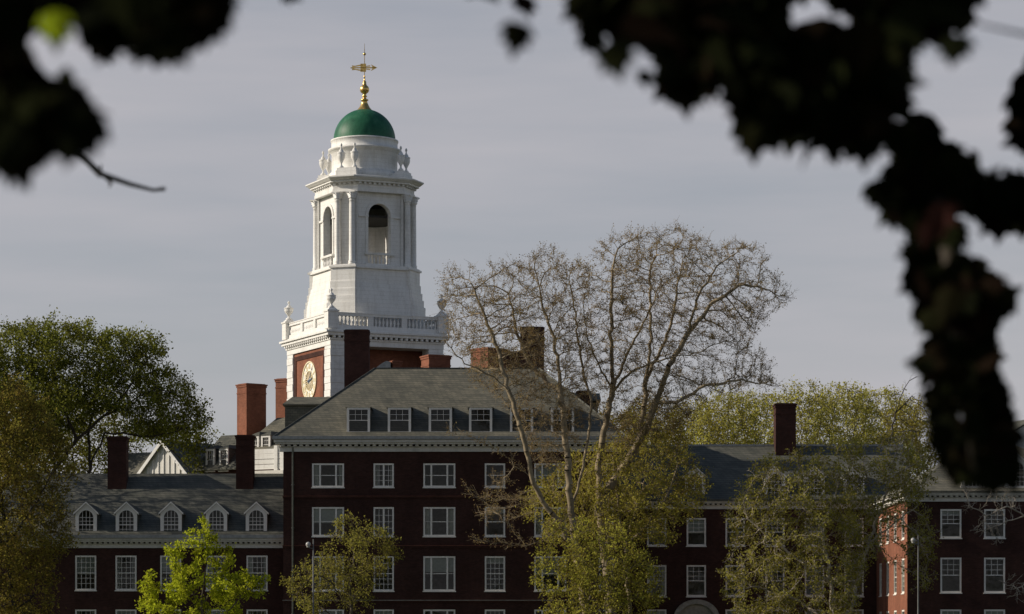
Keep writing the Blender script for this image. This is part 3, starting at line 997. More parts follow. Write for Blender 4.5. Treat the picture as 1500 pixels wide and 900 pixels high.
for s in (-1, 1):
    balustrade(-a2 + .4, a2 - .4, s * a2, 26.0, 'x')
    balustrade(-a2 + .4, a2 - .4, s * a2, 26.0, 'y', panel=s < 0)
URN = [(.0, 0), (.26, 0), (.26, .1), (.12, .18), (.09, .3), (.16, .4), (.34, .62), (.40, .82), (.36, .9), (.42, .95), (.42, 1.0), (.24, 1.06), (.20, 1.16), (.08, 1.26), (.06, 1.36), (.12, 1.44), (.11, 1.52), (.03, 1.6), (.0, 1.62)]
def urn(x, y, z, k=1.0, kr=None):
    u = MB(); u.lathe([(r_ * (kr or k), zz * k) for r_, zz in URN], 14)
    o = u.build('urn', 'white', tower); o.location = (x, y, z); return o
for sx in (-1, 1):
    for sy in (-1, 1):
        b = MB()
        x, y = sx * a2, sy * a2
        b.box(x - .42, x + .42, y - .42, y + .42, 26.001, 27.28)
        b.box(x - .48, x + .48, y - .48, y + .48, 27.281, 27.4)
        b.loft([(x - .4, y - .4), (x + .4, y - .4), (x + .4, y + .4), (x - .4, y + .4)], 27.401, [(x - .2, y - .2), (x + .2, y - .2), (x + .2, y + .2), (x - .2, y + .2)], 27.62)
        b.build('pedestal', 'white', tower)
        urn(x, y, 27.6, 0.92)

def octo(h, t): return [(-t, -h), (t, -h), (h, -t), (h, t), (t, h), (-t, h), (-h, t), (-h, -t)]
b = MB()                                        # stepped white base of the cupola
steps = [(26.0, 28.2, 4.02, 2.22), (28.2, 28.75, 3.92, 2.2), (28.75, 29.3, 3.82, 2.17), (29.3, 29.75, 3.70, 2.14), (29.75, 30.9, 3.55, 2.05)]
for z0, z1, h, t in steps:
    b.loft(octo(h + .05, t + .03), z0 + .001, octo(h - .03, t - .015), z1)
b.prism(octo(3.72, 2.15), 30.901, 31.02)
b.prism(octo(3.62, 2.1), 31.021, 31.2)
b.build('cupola_base', 'white', tower)
# belfry
H, T = 3.02, 2.05
zb0, zb1 = 31.2, 36.85
aw, zsp = .92, 35.1
b = MB()
TH = .5
for k in range(4):
    R = Matrix.Rotation(k * math.pi / 2, 3, 'Z')
    def pt(u, z, d):                            # face looks along local -y before turning; d = depth inward
        v = R @ Vector((u, -H + d, 0)); return (v.x, v.y, z)
    def slab(u0, u1, z00, z01, z10, z11):
        b.hexa([pt(u0, z00, 0), pt(u1, z10, 0), pt(u1, z10, TH), pt(u0, z00, TH)], [pt(u0, z01, 0), pt(u1, z11, 0), pt(u1, z11, TH), pt(u0, z01, TH)])
    slab(-T, -aw, zb0, zb1, zb0, zb1)
    slab(aw, T, zb0, zb1, zb0, zb1)
    N = 14
    for i in range(N):
        a0, a1 = math.pi * (1 - i / N), math.pi * (1 - (i + 1) / N)
        slab(aw * math.cos(a0), aw * math.cos(a1), zsp + aw * math.sin(a0), zb1, zsp + aw * math.sin(a1), zb1)
    # diagonal corner walls
    v = [R @ Vector(p) for p in ((T, -H, 0), (H, -T, 0), (H - .45, -T + .2, 0), (T - .2, -H + .45, 0))]
    b.prism([(p.x, p.y) for p in v], zb0, zb1)
b.build('belfry_wall', 'white', tower)
for k in range(4):                              # archivolts, imposts, side panels
    b = MB()
    R = Matrix.Rotation(k * math.pi / 2, 3, 'Z')
    def pv(u, z, d):
        v = R @ Vector((u, -H - d, 0)); return (v.x, v.y, z)
    N = 16
    for i in range(N):
        a0, a1 = math.pi * i / N, math.pi * (i + 1) / N
        lo, hi = aw + .02, aw + .24
        c4 = [(lo * math.cos(a0), zsp + lo * math.sin(a0)), (hi * math.cos(a0), zsp + hi * math.sin(a0)), (hi * math.cos(a1), zsp + hi * math.sin(a1)), (lo * math.cos(a1), zsp + lo * math.sin(a1))]
        b.hexa([pv(u, z, .002) for u, z in c4], [pv(u, z, .1) for u, z in c4])
    for sx in (-1, 1):
        u0, u1 = sorted((sx * (aw + .02), sx * (aw + .24)))
        b.hexa([pv(u0, zb0 + .75, .002), pv(u1, zb0 + .75, .002), pv(u1, zb0 + .75, .08), pv(u0, zb0 + .75, .08)], [pv(u0, zsp - .15, .002), pv(u1, zsp - .15, .002), pv(u1, zsp - .15, .08), pv(u0, zsp - .15, .08)])
        u0, u1 = sorted((sx * (aw - .0), sx * (T - .3)))
        b.hexa([pv(u0, zsp - .149, .002), pv(u1, zsp - .149, .002), pv(u1, zsp - .149, .13), pv(u0, zsp - .149, .13)], [pv(u0, zsp - .002, .002), pv(u1, zsp - .002, .002), pv(u1, zsp - .002, .13), pv(u0, zsp - .002, .13)])
    b.build('arch_moulding', 'white', tower)
b = MB(); b.prism(octo(H - TH - .02, T - .3), 35.02, 35.2); b.build('bell_floor', 'dark', tower)
b = MB(); b.prism(octo(H - TH - .02, T - .3), 36.5, 36.7); b.build('belfry_ceiling', 'dark', tower)
for k in range(4):                              # little balustrades across the four openings
    R = Matrix.Rotation(k * math.pi / 2, 4, 'Z')
    bb = MB()
    bb.box(-aw - .3, aw + .3, -.14, .14, 0.0, .14); bb.box(-aw - .3, aw + .3, -.14, .14, .84, 1.0)
    for i in range(6):
        bb.lathe([(r_, .141 + zz * .998) for r_, zz in BAL], 8, (-aw + (i + .5) * 2 * aw / 6, 0))
    o = bb.build('arch_balustrade', 'white', tower)
    o.matrix_local = R @ Matrix.Translation((0, -H - .1, zb0))
# paired columns at the four diagonals
COLP = [(.30, 0), (.30, .08), (.26, .12), (.29, .18), (.29, .24), (.24, .30), (.235, 1.6), (.215, 4.55), (.205, 4.75), (.24, 4.78), (.24, 4.84), (.2, 4.88)]
hgt = zb1 - zb0
colm = MB(); colm.lathe([(r_, z * (hgt - .62) / 4.88) for r_, z in COLP], 16); colme = colm.mesh('column'); colme.materials.append(M['white'])
capm = MB()
zc = hgt - .62
capm.lathe([(.2, zc + .001), (.31, zc + .12), (.24, zc + .16), (.36, zc + .32), (.28, zc + .36), (.42, zc + .5)], 24, wav=lambda z, a: .14 * math.cos(8 * a))
capm.box(-.38, .38, -.38, .38, zc + .501, zc + .6)
capme = capm.mesh('capital'); capme.materials.append(M['white'])
for k in range(4):
    ang = -math.pi / 4 + k * math.pi / 2
    nx, ny = math.cos(ang), math.sin(ang)
    dist = (H + T) / math.sqrt(2)
    pb = MB()
    Rz = Matrix.Rotation(ang, 3, 'Z')
    for sgn in (-1, 1):
        c = Rz @ Vector((dist + .30, sgn * .60, 0))
        o = link('column', colme, tower, (c.x, c.y, zb0), ang)
        link('capital', capme, o)
    poly = [Rz @ Vector(p) for p in ((dist - .1, -.95, 0), (dist + .04, -.95, 0), (dist + .04, .95, 0), (dist - .1, .95, 0))]
    pb.prism([(p.x, p.y) for p in poly], zb0 + .001, zb1 - .001)
    pb.build('pilaster', 'white', tower)
    pb = MB()
    poly = [Rz @ Vector(p) for p in ((dist - .4, -1.02, 0), (dist + .68, -1.02, 0), (dist + .68, 1.02, 0), (dist - .4, 1.02, 0))]
    pb.prism([(p.x, p.y) for p in poly], 29.9, 31.196)
    poly = [Rz @ Vector(p) for p in ((dist - .4, -1.12, 0), (dist + .80, -1.12, 0), (dist + .80, 1.12, 0), (dist - .4, 1.12, 0))]
    pb.prism([(p.x, p.y) for p in poly], 30.95, 31.1)
    for j, (z0, z1) in enumerate(((29.3, 29.899), (28.75, 29.299), (28.2, 28.749), (26.01, 28.199))):
        e = .76 + .11 * j
        poly = [Rz @ Vector(p) for p in ((dist - .4, -1.04 - .05 * j, 0), (dist + e, -1.04 - .05 * j, 0), (dist + e, 1.04 + .05 * j, 0), (dist - .4, 1.04 + .05 * j, 0))]
        pb.prism([(p.x, p.y) for p in poly], z0, z1)
    pb.build('corner_buttress', 'white', tower)
b = MB()                                        # entablature
oc = lambda h: octo(h, h - 1.50)
b.prism(oc(3.46), zb1 + .001, 37.1)
b.prism(oc(3.42), 37.101, 37.42)
for i in range(8):
    p0, p1 = oc(3.5)[i], oc(3.5)[(i + 1) % 8]
    L = math.dist(p0, p1); n = max(3, int(L / .38))
    d = Vector((p1[0] - p0[0], p1[1] - p0[1], 0)).normalized(); nn = Vector((d.y, -d.x, 0))
    for j in range(n):
        c = Vector((p0[0], p0[1], 0)) + d * (L * (j + .5) / n)
        pp = [c - d * .09 - nn * .1, c + d * .09 - nn * .1, c + d * .09 + nn * .12, c - d * .09 + nn * .12]
        b.prism([(v.x, v.y) for v in pp], 37.421, 37.58)
b.prism(oc(3.40), 37.422, 37.58)
b.prism(oc(3.72), 37.581, 37.72)
b.loft(oc(3.80), 37.721, oc(3.98), 37.9)
b.prism(oc(4.0), 37.901, 38.0)
b.prism(oc(3.6), 38.001, 38.12)
b.build('entablature', 'white', tower)
for k in range(4):                              # attic blocks carrying paired urns
    ang = -math.pi / 4 + k * math.pi / 2
    Rz = Matrix.Rotation(ang, 3, 'Z')
    pb = MB()
    for (e0, e1, hw_, z0, z1) in ((2.5, 3.7, .86, 38.121, 38.55), (2.9, 3.62, .80, 38.551, 38.75)):
        poly = [Rz @ Vector(p) for p in ((e0, -hw_, 0), (e1, -hw_, 0), (e1, hw_, 0), (e0, hw_, 0))]
        pb.prism([(p.x, p.y) for p in poly], z0, z1)
    pb.build('attic_block', 'white', tower)
    for sgn in (-1, 1):
        c = Rz @ Vector((3.3, sgn * .56, 0)); urn(c.x, c.y, 38.75, 1.22, .78)
b = MB()
b.lathe([(2.78, 38.121), (2.78, 38.72), (2.66, 38.76), (2.60, 38.85), (2.58, 38.9), (2.58, 40.25), (2.66, 40.3), (2.72, 40.45), (2.86, 40.5), (2.86, 40.62), (2.66, 40.68), (2.6, 40.72), (2.6, 41.22), (2.66, 41.26), (2.66, 41.36), (2.4, 41.42)], 48)
b.build('drum', 'white', tower)
b = MB()
R0, HD = 2.43, 2.45
b.lathe([(R0, 41.3)] + [(R0 * math.cos(math.pi / 2 * i / 16), 41.4 + HD * math.sin(math.pi / 2 * i / 16)) for i in range(16)] + [(.05, 41.4 + HD)], 56)
b.build('dome', 'dome', tower)
b = MB()
zf = 43.65
prof = [(.72, zf), (.62, zf + .12), (.42, zf + .35), (.28, zf + .62), (.2, zf + .85), (.3, zf + .9), (.3, zf + .98), (.16, zf + 1.02), (.12, zf + 1.15), (.2, zf + 1.2), (.2, zf + 1.26), (.12, zf + 1.3)]
zb_ = 45.42
prof += [(.37 * math.cos(a), zb_ + .37 * math.sin(a)) for a in [math.radians(d_) for d_ in (-65, -40, -20, 0, 20, 40, 60)]]
prof += [(.14, zb_ + .42), (.13, zb_ + .62), (.06, zb_ + .7), (.05, zb_ + .95), (.09, zb_ + 1.0), (.03, zb_ + 1.05), (.022, zb_ + 3.2)]
b.lathe(prof, 16)
b.build('finial', 'gold', tower)
vane_z = PZ(99.5, YT)
vane = MB()
def slabv(poly): vane.extrude([(x_, z_ * 1.6) for x_, z_ in poly], (0, -.02, vane_z), (1, 0, 0), (0, 0, 1), (0, 1, 0), .04)
slabv([(-.95, .02), (-1.0, .12), (-.75, .10), (-.15, .18), (-.15, .10), (-.75, .05)])
slabv([(-.95, -.02), (-1.0, -.12), (-.75, -.10), (-.15, -.18), (-.15, -.10), (-.75, -.05)])
slabv([(-1.1, .03), (-1.1, -.03), (.9, -.03), (.9, .03)])
slabv([(-.32, -.2), (.12, -.2), (.12, .2), (-.32, .2)])
slabv([(.5, -.16), (1.0, 0), (.5, .16), (.62, .031), (.62, -.031)])
slabv([(.12, .09), (.45, .12), (.45, .06), (.12, .05)])
slabv([(.12, -.09), (.45, -.12), (.45, -.06), (.12, -.05)])
vane.lathe([(.01, 1.02), (.12, 1.1), (.13, 1.16), (.1, 1.24), (.02, 1.3), (.012, 2.0)] if False else [(.01, vane_z + .95), (.11, vane_z + 1.02), (.12, vane_z + 1.08), (.09, vane_z + 1.15), (.02, vane_z + 1.2), (.012, vane_z + 1.9)], 10)
o = vane.build('weathervane', 'gold', tower)
o.rotation_euler = (0, 0, math.radians(-27))
# clock on the left (local -x) face
cz = PZ(558, 223.0)
CR = 1.52
fx2 = -A + .12 - .002
def ring(mb, r0, r1, d0, d1, N=40):
    for i in range(N):
        a0, a1 = 2 * math.pi * i / N, 2 * math.pi * (i + 1) / N
        c4 = [(r0 * math.cos(a0), r0 * math.sin(a0)), (r1 * math.cos(a0), r1 * math.sin(a0)), (r1 * math.cos(a1), r1 * math.sin(a1)), (r0 * math.cos(a1), r0 * math.sin(a1))]
        mb.hexa([(fx2 - d0, -u, cz + z) for u, z in c4], [(fx2 - d1, -u, cz + z) for u, z in c4])
b = MB(); ring(b, 1.42, CR, 0, .10); ring(b, .74, .80, 0, .09); ring(b, 1.1, 1.13, 0.0, .05)
for i in range(24):
    a = math.pi * 2 * i / 24
    d = Vector((0, -math.cos(a), math.sin(a))); e = Vector((0, math.sin(a), math.cos(a)))
    c = Vector((fx2, 0, cz)); r0, r1 = .25, .75
    q4 = [c + d * r0 - e * .018, c + d * r1 - e * .03, c + d * r1 + e * .03, c + d * r0 + e * .018]
    b.hexa(q4, [p + Vector((-.06, 0, 0)) for p in q4])
clock = b.build('clock', 'gold_paint', tower)
b = MB(); ring(b, .80, 1.42, .0, .03); b.build('dial', 'dial', clock)
b = MB(); ring(b, .0001, .26, 0, .03, 20); b.build('dial_centre', 'dial', clock)
b = MB()                                        # roman numerals as strokes
ROM = ['XII', 'I', 'II', 'III', 'IIII', 'V', 'VI', 'VII', 'VIII', 'IX', 'X', 'XI']
for i, s_ in enumerate(ROM):
    a = math.radians(90 - 30 * i)
    d = Vector((0, -math.cos(a), math.sin(a))); e = Vector((0, -math.sin(a), -math.cos(a)))
    c = Vector((fx2, 0, cz)) + d * 1.12
    wtab = {'I': .09, 'V': .2, 'X': .2}
    tot = sum(wtab[ch] for ch in s_); u = -tot / 2
    def stroke(u0, v0, u1, v1, t=.028):
        p0, p1 = c + e * u0 + d * v0, c + e * u1 + d * v1
        q4 = [p0 - e * t, p0 + e * t, p1 + e * t, p1 - e * t]
        b.hexa([p + Vector((-.031, 0, 0)) for p in q4], [p + Vector((-.07, 0, 0)) for p in q4])
    for ch in s_:
        w_ = wtab[ch]; m_ = u + w_ / 2
        if ch == 'I': stroke(m_, -.2, m_, .2)
        if ch == 'V': stroke(u + .03, .2, m_, -.2); stroke(u + w_ - .03, .2, m_, -.2)
        if ch == 'X': stroke(u + .03, .2, u + w_ - .03, -.2); stroke(u + w_ - .03, .2, u + .03, -.2)
        u += w_
b.build('numerals', 'gold_paint', clock)
b = MB()
for ang, L, t in ((-35, 1.2, .05), (-80, .8, .07)):
    a = math.radians(90 + ang)
    d = Vector((0, -math.cos(a), math.sin(a))); e = Vector((0, -math.sin(a), -math.cos(a)))
    c = Vector((fx2, 0, cz))
    q4 = [c - d * .25 - e * t, c - d * .25 + e * t, c + d * L + e * t * .4, c + d * L - e * t * .4]
    o_ = -.09 if L > 1 else -.11
    b.hexa([p + Vector((o_, 0, 0)) for p in q4], [p + Vector((o_ - .015, 0, 0)) for p in q4])
b.build('clock_hands', 'hand', clock)

# ------------------------------------------------------------------ rear buildings at the left
YB = 236.0
rh = root('rear_hall', (PX(395, YB), YB, 0), 'distant hall with grey roof and sunlit white parapet, beside the lit brick chimney', 'building', rz=math.radians(-30))
b = MB()
ZE2 = PZ(664, YB)
b.box(-.4, 3.6, -3, 4, -0.2, ZE2); b.build('wall', 'brick_chim', rh)
b = MB(); hip_roof(b, -.85, 3.9, -3.5, 4.5, ZE2, PZ(612, YB), .5, .4, 3.7); b.build('roof', 'slate', rh)
b = MB(); b.box(-.7, 3.8, -3.3, -3.02, ZE2 - .5, ZE2 - .13)
b.build('cornice', 'white', rh)
b = MB()                                       # white clapboard parapet in front of the dormers
yp = -4.4
zq = PZ(689, YB - 4)
for i in range(4):
    b.box(1.2, 4.4, yp, yp + .12, zq + i * .42 + .001, zq + i * .42 + .38)
for x in (1.15, 3.7, 4.3):
    b.box(x - .16, x + .16, yp - .1, yp + .2, zq - .1, PZ(655, YB - 4))
b.build('parapet', 'white', rh)
b = MB(); b.box(.2, 4.5, yp - .2, -3.02, -.2, zq - .11); b.build('porch_wall', 'shingle', rh)
def local(px, Y, r):
    v = Matrix.Rotation(-r.rotation_euler.z, 3, 'Z') @ (Vector((PX(px, Y), Y, 0)) - r.location); return v
dorm = make_dormer('hip', .9, 1.45, .4, 1.1, 'white', rh, (.62, -3.05, ZE2 - .25), 'slate_dark')
d = copy_tree(dorm, rh); d.location = (1.75, -3.05, ZE2 - .25)
tc_ = math.radians(37)
wl2, wr2 = 16 * YB / F / math.sin(tc_), 27 * YB / F / math.cos(tc_)
v = local(368.5, YB + 1.0, rh)
chimney(rh, v.x, v.y, wr2, wl2, 14, PZ(563, YB + 1), tc_ + math.radians(30), m='brick_tower')
v = local(418.5, YB + 8, rh)
chimney(rh, v.x, v.y, 1.4, 1.0, 14, PZ(555, YB + 8), 0, m='brick_tower')

YH = 242.0
rl2 = root('rear_wing', (PX(325, YH), YH, 0), 'dim low rear wing with two tall white dormers, right of the white gable', 'building', rz=math.radians(-30))
b = MB(); b.box(-.5, 3.4, -2.5, 3, -.2, PZ(690, YH)); b.build('wall', 'brick_chim', rl2)
b = MB(); hip_roof(b, -.9, 3.8, -2.9, 3.4, PZ(690, YH), PZ(638, YH), .2, -.2, 3.6); b.build('roof', 'slate_dark', rl2)
dorm = make_dormer('hip', .9, 1.75, .35, .85, 'white', rl2, (.62, -2.5, PZ(688, YH - 3)), 'slate_dark')
d = copy_tree(dorm, rl2); d.location = (2.0, -2.5, PZ(688, YH - 3))

YG = 252.0
gh = root('gabled_house', (PX(240, YG), YG, 0), 'pale shingled house whose steep white gable shows under the dark tree', 'building', rz=math.radians(-30))
zr, ze = PZ(646, YG), PZ(699, YG)
hw_ = 2.9
b = MB()
b.add([(-hw_, 0, -.2), (hw_, 0, -.2), (hw_, 0, ze), (0, 0, zr - .1), (-hw_, 0, ze), (-hw_, 9, -.2), (hw_, 9, -.2), (hw_, 9, ze), (0, 9, zr - .1), (-hw_, 9, ze)],
      [(0, 1, 2, 3, 4), (5, 9, 8, 7, 6), (0, 4, 9, 5), (1, 6, 7, 2)])
b.build('wall', 'shingle', gh)
b = MB()
for sx in (-1, 1):
    e = .35
    A4 = [(0, -.35, zr), (0, 9.3, zr), (sx * (hw_ + e), 9.3, ze - e * (zr - ze) / hw_), (sx * (hw_ + e), -.35, ze - e * (zr - ze) / hw_)]
    b.hexa(A4, [(p[0], p[1], p[2] + .14) for p in A4])
b.build('roof', 'slate_dark', gh)
b = MB()
for sx in (-1, 1):
    e = .35
    p0, p1 = Vector((0, -.36, zr + .1)), Vector((sx * (hw_ + e), -.36, ze - e * (zr - ze) / hw_ + .1))
    dn = Vector((0, 0, -.4)); fr = Vector((0, -.06, 0))
    b.hexa([p0 + dn, p1 + dn, p1, p0], [p0 + dn + fr, p1 + dn + fr, p1 + fr, p0 + fr])
b.build('bargeboard', 'white', gh)
b = MB()                                        # boards and battens on the gable
for k in range(-4, 5):
    x = k * .58
    b.box(x - .05, x + .05, -.08, -.003, ze - 2, zr - .35 - abs(x) * (zr - ze) / hw_)
b.build('battens', 'white', gh)
b = MB()                                        # cross wing roof to the left
b.hexa([(-9, 2.5, ze - .3), (-hw_ - .1, 2.5, ze - .3), (-hw_ - .1, 9, ze - .3), (-9, 9, ze - .3)], [(-9, 5.6, zr - .5), (-.3, 5.6, zr - .5), (-.3, 6, zr - .5), (-9, 6, zr - .5)])
b.build('cross_roof', 'slate', gh)
b = MB(); b.box(-8.8, -hw_ - .12, 3, 8.6, -.2, ze - .31); b.build('cross_wall', 'shingle', gh)

YG2 = 232.0
wh = root('gabled_house', (PX(1512, YG2), YG2, 0), 'white house corner at the right margin, just beyond the hanging dark leaves', 'building', rz=math.radians(20))
b = MB()
zr, ze, hw_ = PZ(616, YG2), PZ(645, YG2), 3.2
b.add([(-hw_, 0, -.2), (hw_, 0, -.2), (hw_, 0, ze), (0, 0, zr - .1), (-hw_, 0, ze), (-hw_, 9, -.2), (hw_, 9, -.2), (hw_, 9, ze), (0, 9, zr - .1), (-hw_, 9, ze)],
      [(0, 1, 2, 3, 4), (5, 9, 8, 7, 6), (0, 4, 9, 5), (1, 6, 7, 2)])
b.build('wall', 'white', wh)
b = MB()
for sx in (-1, 1):
    A4 = [(0, -.35, zr), (0, 9.3, zr), (sx * (hw_ + .3), 9.3, ze - .25), (sx * (hw_ + .3), -.35, ze - .25)]
    b.hexa(A4, [(p[0], p[1], p[2] + .14) for p in A4])
b.build('roof', 'slate_dark', wh)

# ------------------------------------------------------------------ street lamps
def street_lamp(px, Y, top, side, label):
    x = PX(px, Y); zt = PZ(top, Y)
    r = root('street_lamp', (x, Y, 0), label, 'street lamp', 'street lamps along the road')
    b = MB(); b.lathe([(.12, 0), (.12, .5), (.06, .55), (.045, zt * .6), (.032, zt)], 12); b.build('pole', 'steel', r)
    b = MB()
    b.tube([(0, 0, zt - .55), (side * .2, 0, zt - .52), (side * .3, 0, zt - .46)], .03, 6)
    b.build('arm', 'steel', r)
    b = MB(); c = (side * .3, 0)
    b.lathe([(.06, zt - .5), (.1, zt - .46)] + [(.15 * math.cos(a), zt - .31 + .15 * math.sin(a)) for a in [math.radians(k) for k in (-55, -30, 0, 30, 60, 85)]], 14, c)
    b.build('lamp_globe', 'globe', r)
street_lamp(459, 168, 790, -1, 'slim pale street lamp with small globe, before the small olive tree by the hall')
street_lamp(1345, 172, 784, -1, 'thin street lamp post standing in front of the sunlit brick flank')

# ------------------------------------------------------------------ trees
def np_mesh(name, V, F4, m, parent, smooth=False):
    me = bpy.data.meshes.new(name)
    V = np.asarray(V, np.float32); F4 = np.asarray(F4, np.int32)
    k = F4.shape[1]
    me.vertices.add(len(V)); me.vertices.foreach_set('co', V.ravel())
    me.loops.add(F4.size); me.loops.foreach_set('vertex_index', F4.ravel())
    me.polygons.add(len(F4)); me.polygons.foreach_set('loop_start', np.arange(len(F4), dtype=np.int32) * k)
    me.polygons.foreach_set('use_smooth', np.full(len(F4), smooth))
    me.update(calc_edges=True)
    me.materials.append(M[m])
    o = bpy.data.objects.new(name, me)
    COL.objects.link(o)
    o.parent = parent
    return o

def frusta(P0, P1, R0_, R1_, k):
    d = P1 - P0
    L = np.linalg.norm(d, axis=1, keepdims=True) + 1e-9
    d = d / L
    ref = np.where(np.abs(d[:, 2:3]) > .9, np.array([[1., 0, 0]]), np.array([[0, 0, 1.]]))
    u = np.cross(d, ref); u /= np.linalg.norm(u, axis=1, keepdims=True)
    v = np.cross(d, u)
    a = np.arange(k) * 2 * np.pi / k
    c = u[:, None, :] * np.cos(a)[None, :, None] + v[:, None, :] * np.sin(a)[None, :, None]
    A_ = P0[:, None, :] + c * R0_[:, None, None]
    B_ = P1[:, None, :] + c * R1_[:, None, None]
    V = np.concatenate([A_, B_], 1).reshape(-1, 3)
    i = np.arange(k); j = (i + 1) % k
    f = np.stack([i, j, j + k, i + k], 1)
    Fq = (f[None] + (np.arange(len(P0)) * 2 * k)[:, None, None]).reshape(-1, 4)
    return V, Fq

def in_poly(pts, poly):
    x, y = pts[:, 0], pts[:, 1]
    ins = np.zeros(len(pts), bool)
    n = len(poly)
    for i in range(n):
        x0, y0 = poly[i]; x1, y1 = poly[(i + 1) % n]
        c = ((y0 > y) != (y1 > y)) & (x < (x1 - x0) * (y - y0) / (y1 - y0 + 1e-12) + x0)
        ins ^= c
    return ins

def poly_rows(poly, ys):
    lo = np.full(len(ys), 1e9); hi = np.full(len(ys), -1e9)
    n = len(poly)
    for i in range(n):
        x0, y0 = poly[i]; x1, y1 = poly[(i + 1) % n]
        m_ = (np.minimum(y0, y1) <= ys) & (ys <= np.maximum(y0, y1))
        t = (ys - y0) / (y1 - y0 + 1e-9)
        xx = x0 + (x1 - x0) * np.clip(t, 0, 1)
        lo[m_] = np.minimum(lo[m_], xx[m_]); hi[m_] = np.maximum(hi[m_], xx[m_])
    return lo, hi

def crown_points(poly, Yc, depth, n, rg):
    poly = [tuple(map(float, p)) for p in poly]
    a = np.array(poly)
    res = []
    got = 0
    while got < n:
        q = rg.uniform(a.min(0), a.max(0), (n * 2, 2))
        q = q[in_poly(q, poly)]
        lo, hi = poly_rows(poly, q[:, 1])
        cx = (lo + hi) / 2; hw_ = (hi - lo) / 2 + 1e-6
        half = depth * np.sqrt(np.clip(1 - ((q[:, 0] - cx) / hw_) ** 2, 0.03, 1)) * np.clip(hw_ / hw_.max(), .3, 1)
        dy = rg.uniform(-1, 1, len(q)) * half
        Y = Yc + dy
        res.append(np.stack([(q[:, 0] - 750) * Yc / F, Y, EYE + (HZ - q[:, 1]) * Yc / F], 1))
        got += len(q)
    return np.concatenate(res)[:n]

def clumps(att, rg, per=34, pull=.5, cmin=.35):
    k = max(3, len(att) // per)
    c = att[rg.choice(len(att), k, replace=False)]
    near = np.linalg.norm(att[:, None] - c[None], axis=2).argmin(1)
    return att + (c[near] - att) * pull, c, rg.uniform(cmin, 1.0, k)

def grow(lines, att, step, kill, infl, rg, iters=140, jit=.25, up=0.0, maxch=4):
    pos = []; par = []
    for L in lines:
        L = [np.array(p, float) for p in L]
        if pos:
            d = [np.linalg.norm(np.array(p) - L[0]) for p in pos]
            cur = int(np.argmin(d))
        else:
            pos.append(L[0]); par.append(-1); cur = 0
        for q in L[0 if len(pos) > 1 else 1:]:
            d = q - pos[cur]; dist = np.linalg.norm(d)
            n = max(1, int(round(dist / step))) if dist > 1e-3 else 0
            start = pos[cur].copy()
            side = rg.normal(0, step * .12, (n, 3))
            for i in range(1, n + 1):
                p = start + d * i / n + (side[i - 1] if i < n else 0)
                pos.append(p); par.append(cur); cur = len(pos) - 1
    Pn = np.array(pos); par = list(par)
    nch = np.zeros(len(Pn), int)
    D = np.linalg.norm(att[:, None, :] - Pn[None, :, :], axis=2)
    near = D.argmin(1); nd = D.min(1)
    alive = nd > kill
    for it in range(iters):
        act = alive & (nd < infl)
        if not act.any():
            if not alive.any(): break
            act = alive & (nd < nd[alive].min() * 1.2)
        idx = near[act]
        d = att[act] - Pn[idx]
        d /= np.linalg.norm(d, axis=1, keepdims=True) + 1e-9
        acc = np.zeros_like(Pn); np.add.at(acc, idx, d)
        g = np.unique(idx)
        g = g[nch[g] < maxch]
        if len(g) == 0: break
        dr = acc[g]; dr /= np.linalg.norm(dr, axis=1, keepdims=True) + 1e-9
        dr = dr + rg.normal(0, jit, dr.shape); dr[:, 2] += up
        dr /= np.linalg.norm(dr, axis=1, keepdims=True) + 1e-9
        new = Pn[g] + dr * step
        nch[g] += 1
        base = len(Pn)
        Pn = np.concatenate([Pn, new]); par += list(g); nch = np.concatenate([nch, np.zeros(len(new), int)])
        ia = np.where(alive)[0]
        D = np.linalg.norm(att[ia][:, None, :] - new[None], axis=2)
        m_ = D.argmin(1); dm = D.min(1)
        better = dm < nd[ia]
        nd[ia[better]] = dm[better]; near[ia[better]] = base + m_[better]
        alive &= nd > kill
    return Pn, np.array(par)

def unit(a): return a / (np.linalg.norm(a, axis=-1, keepdims=True) + 1e-9)

def leaf_quads(C, size, rg, asp=.62, droop=0.0):
    n = len(C)
    a = unit(rg.normal(0, 1, (n, 3)) + np.array([0, 0, -droop]))
    t = rg.normal(0, 1, (n, 3))
    b_ = unit(np.cross(a, t))
    s = (size * rg.uniform(.6, 1.35, n))[:, None]
    V = np.stack([C, C + a * s * .5 + b_ * s * asp * .5, C + a * s, C + a * s * .5 - b_ * s * asp * .5], 1).reshape(-1, 3)
    return V, np.arange(4 * n).reshape(-1, 4)

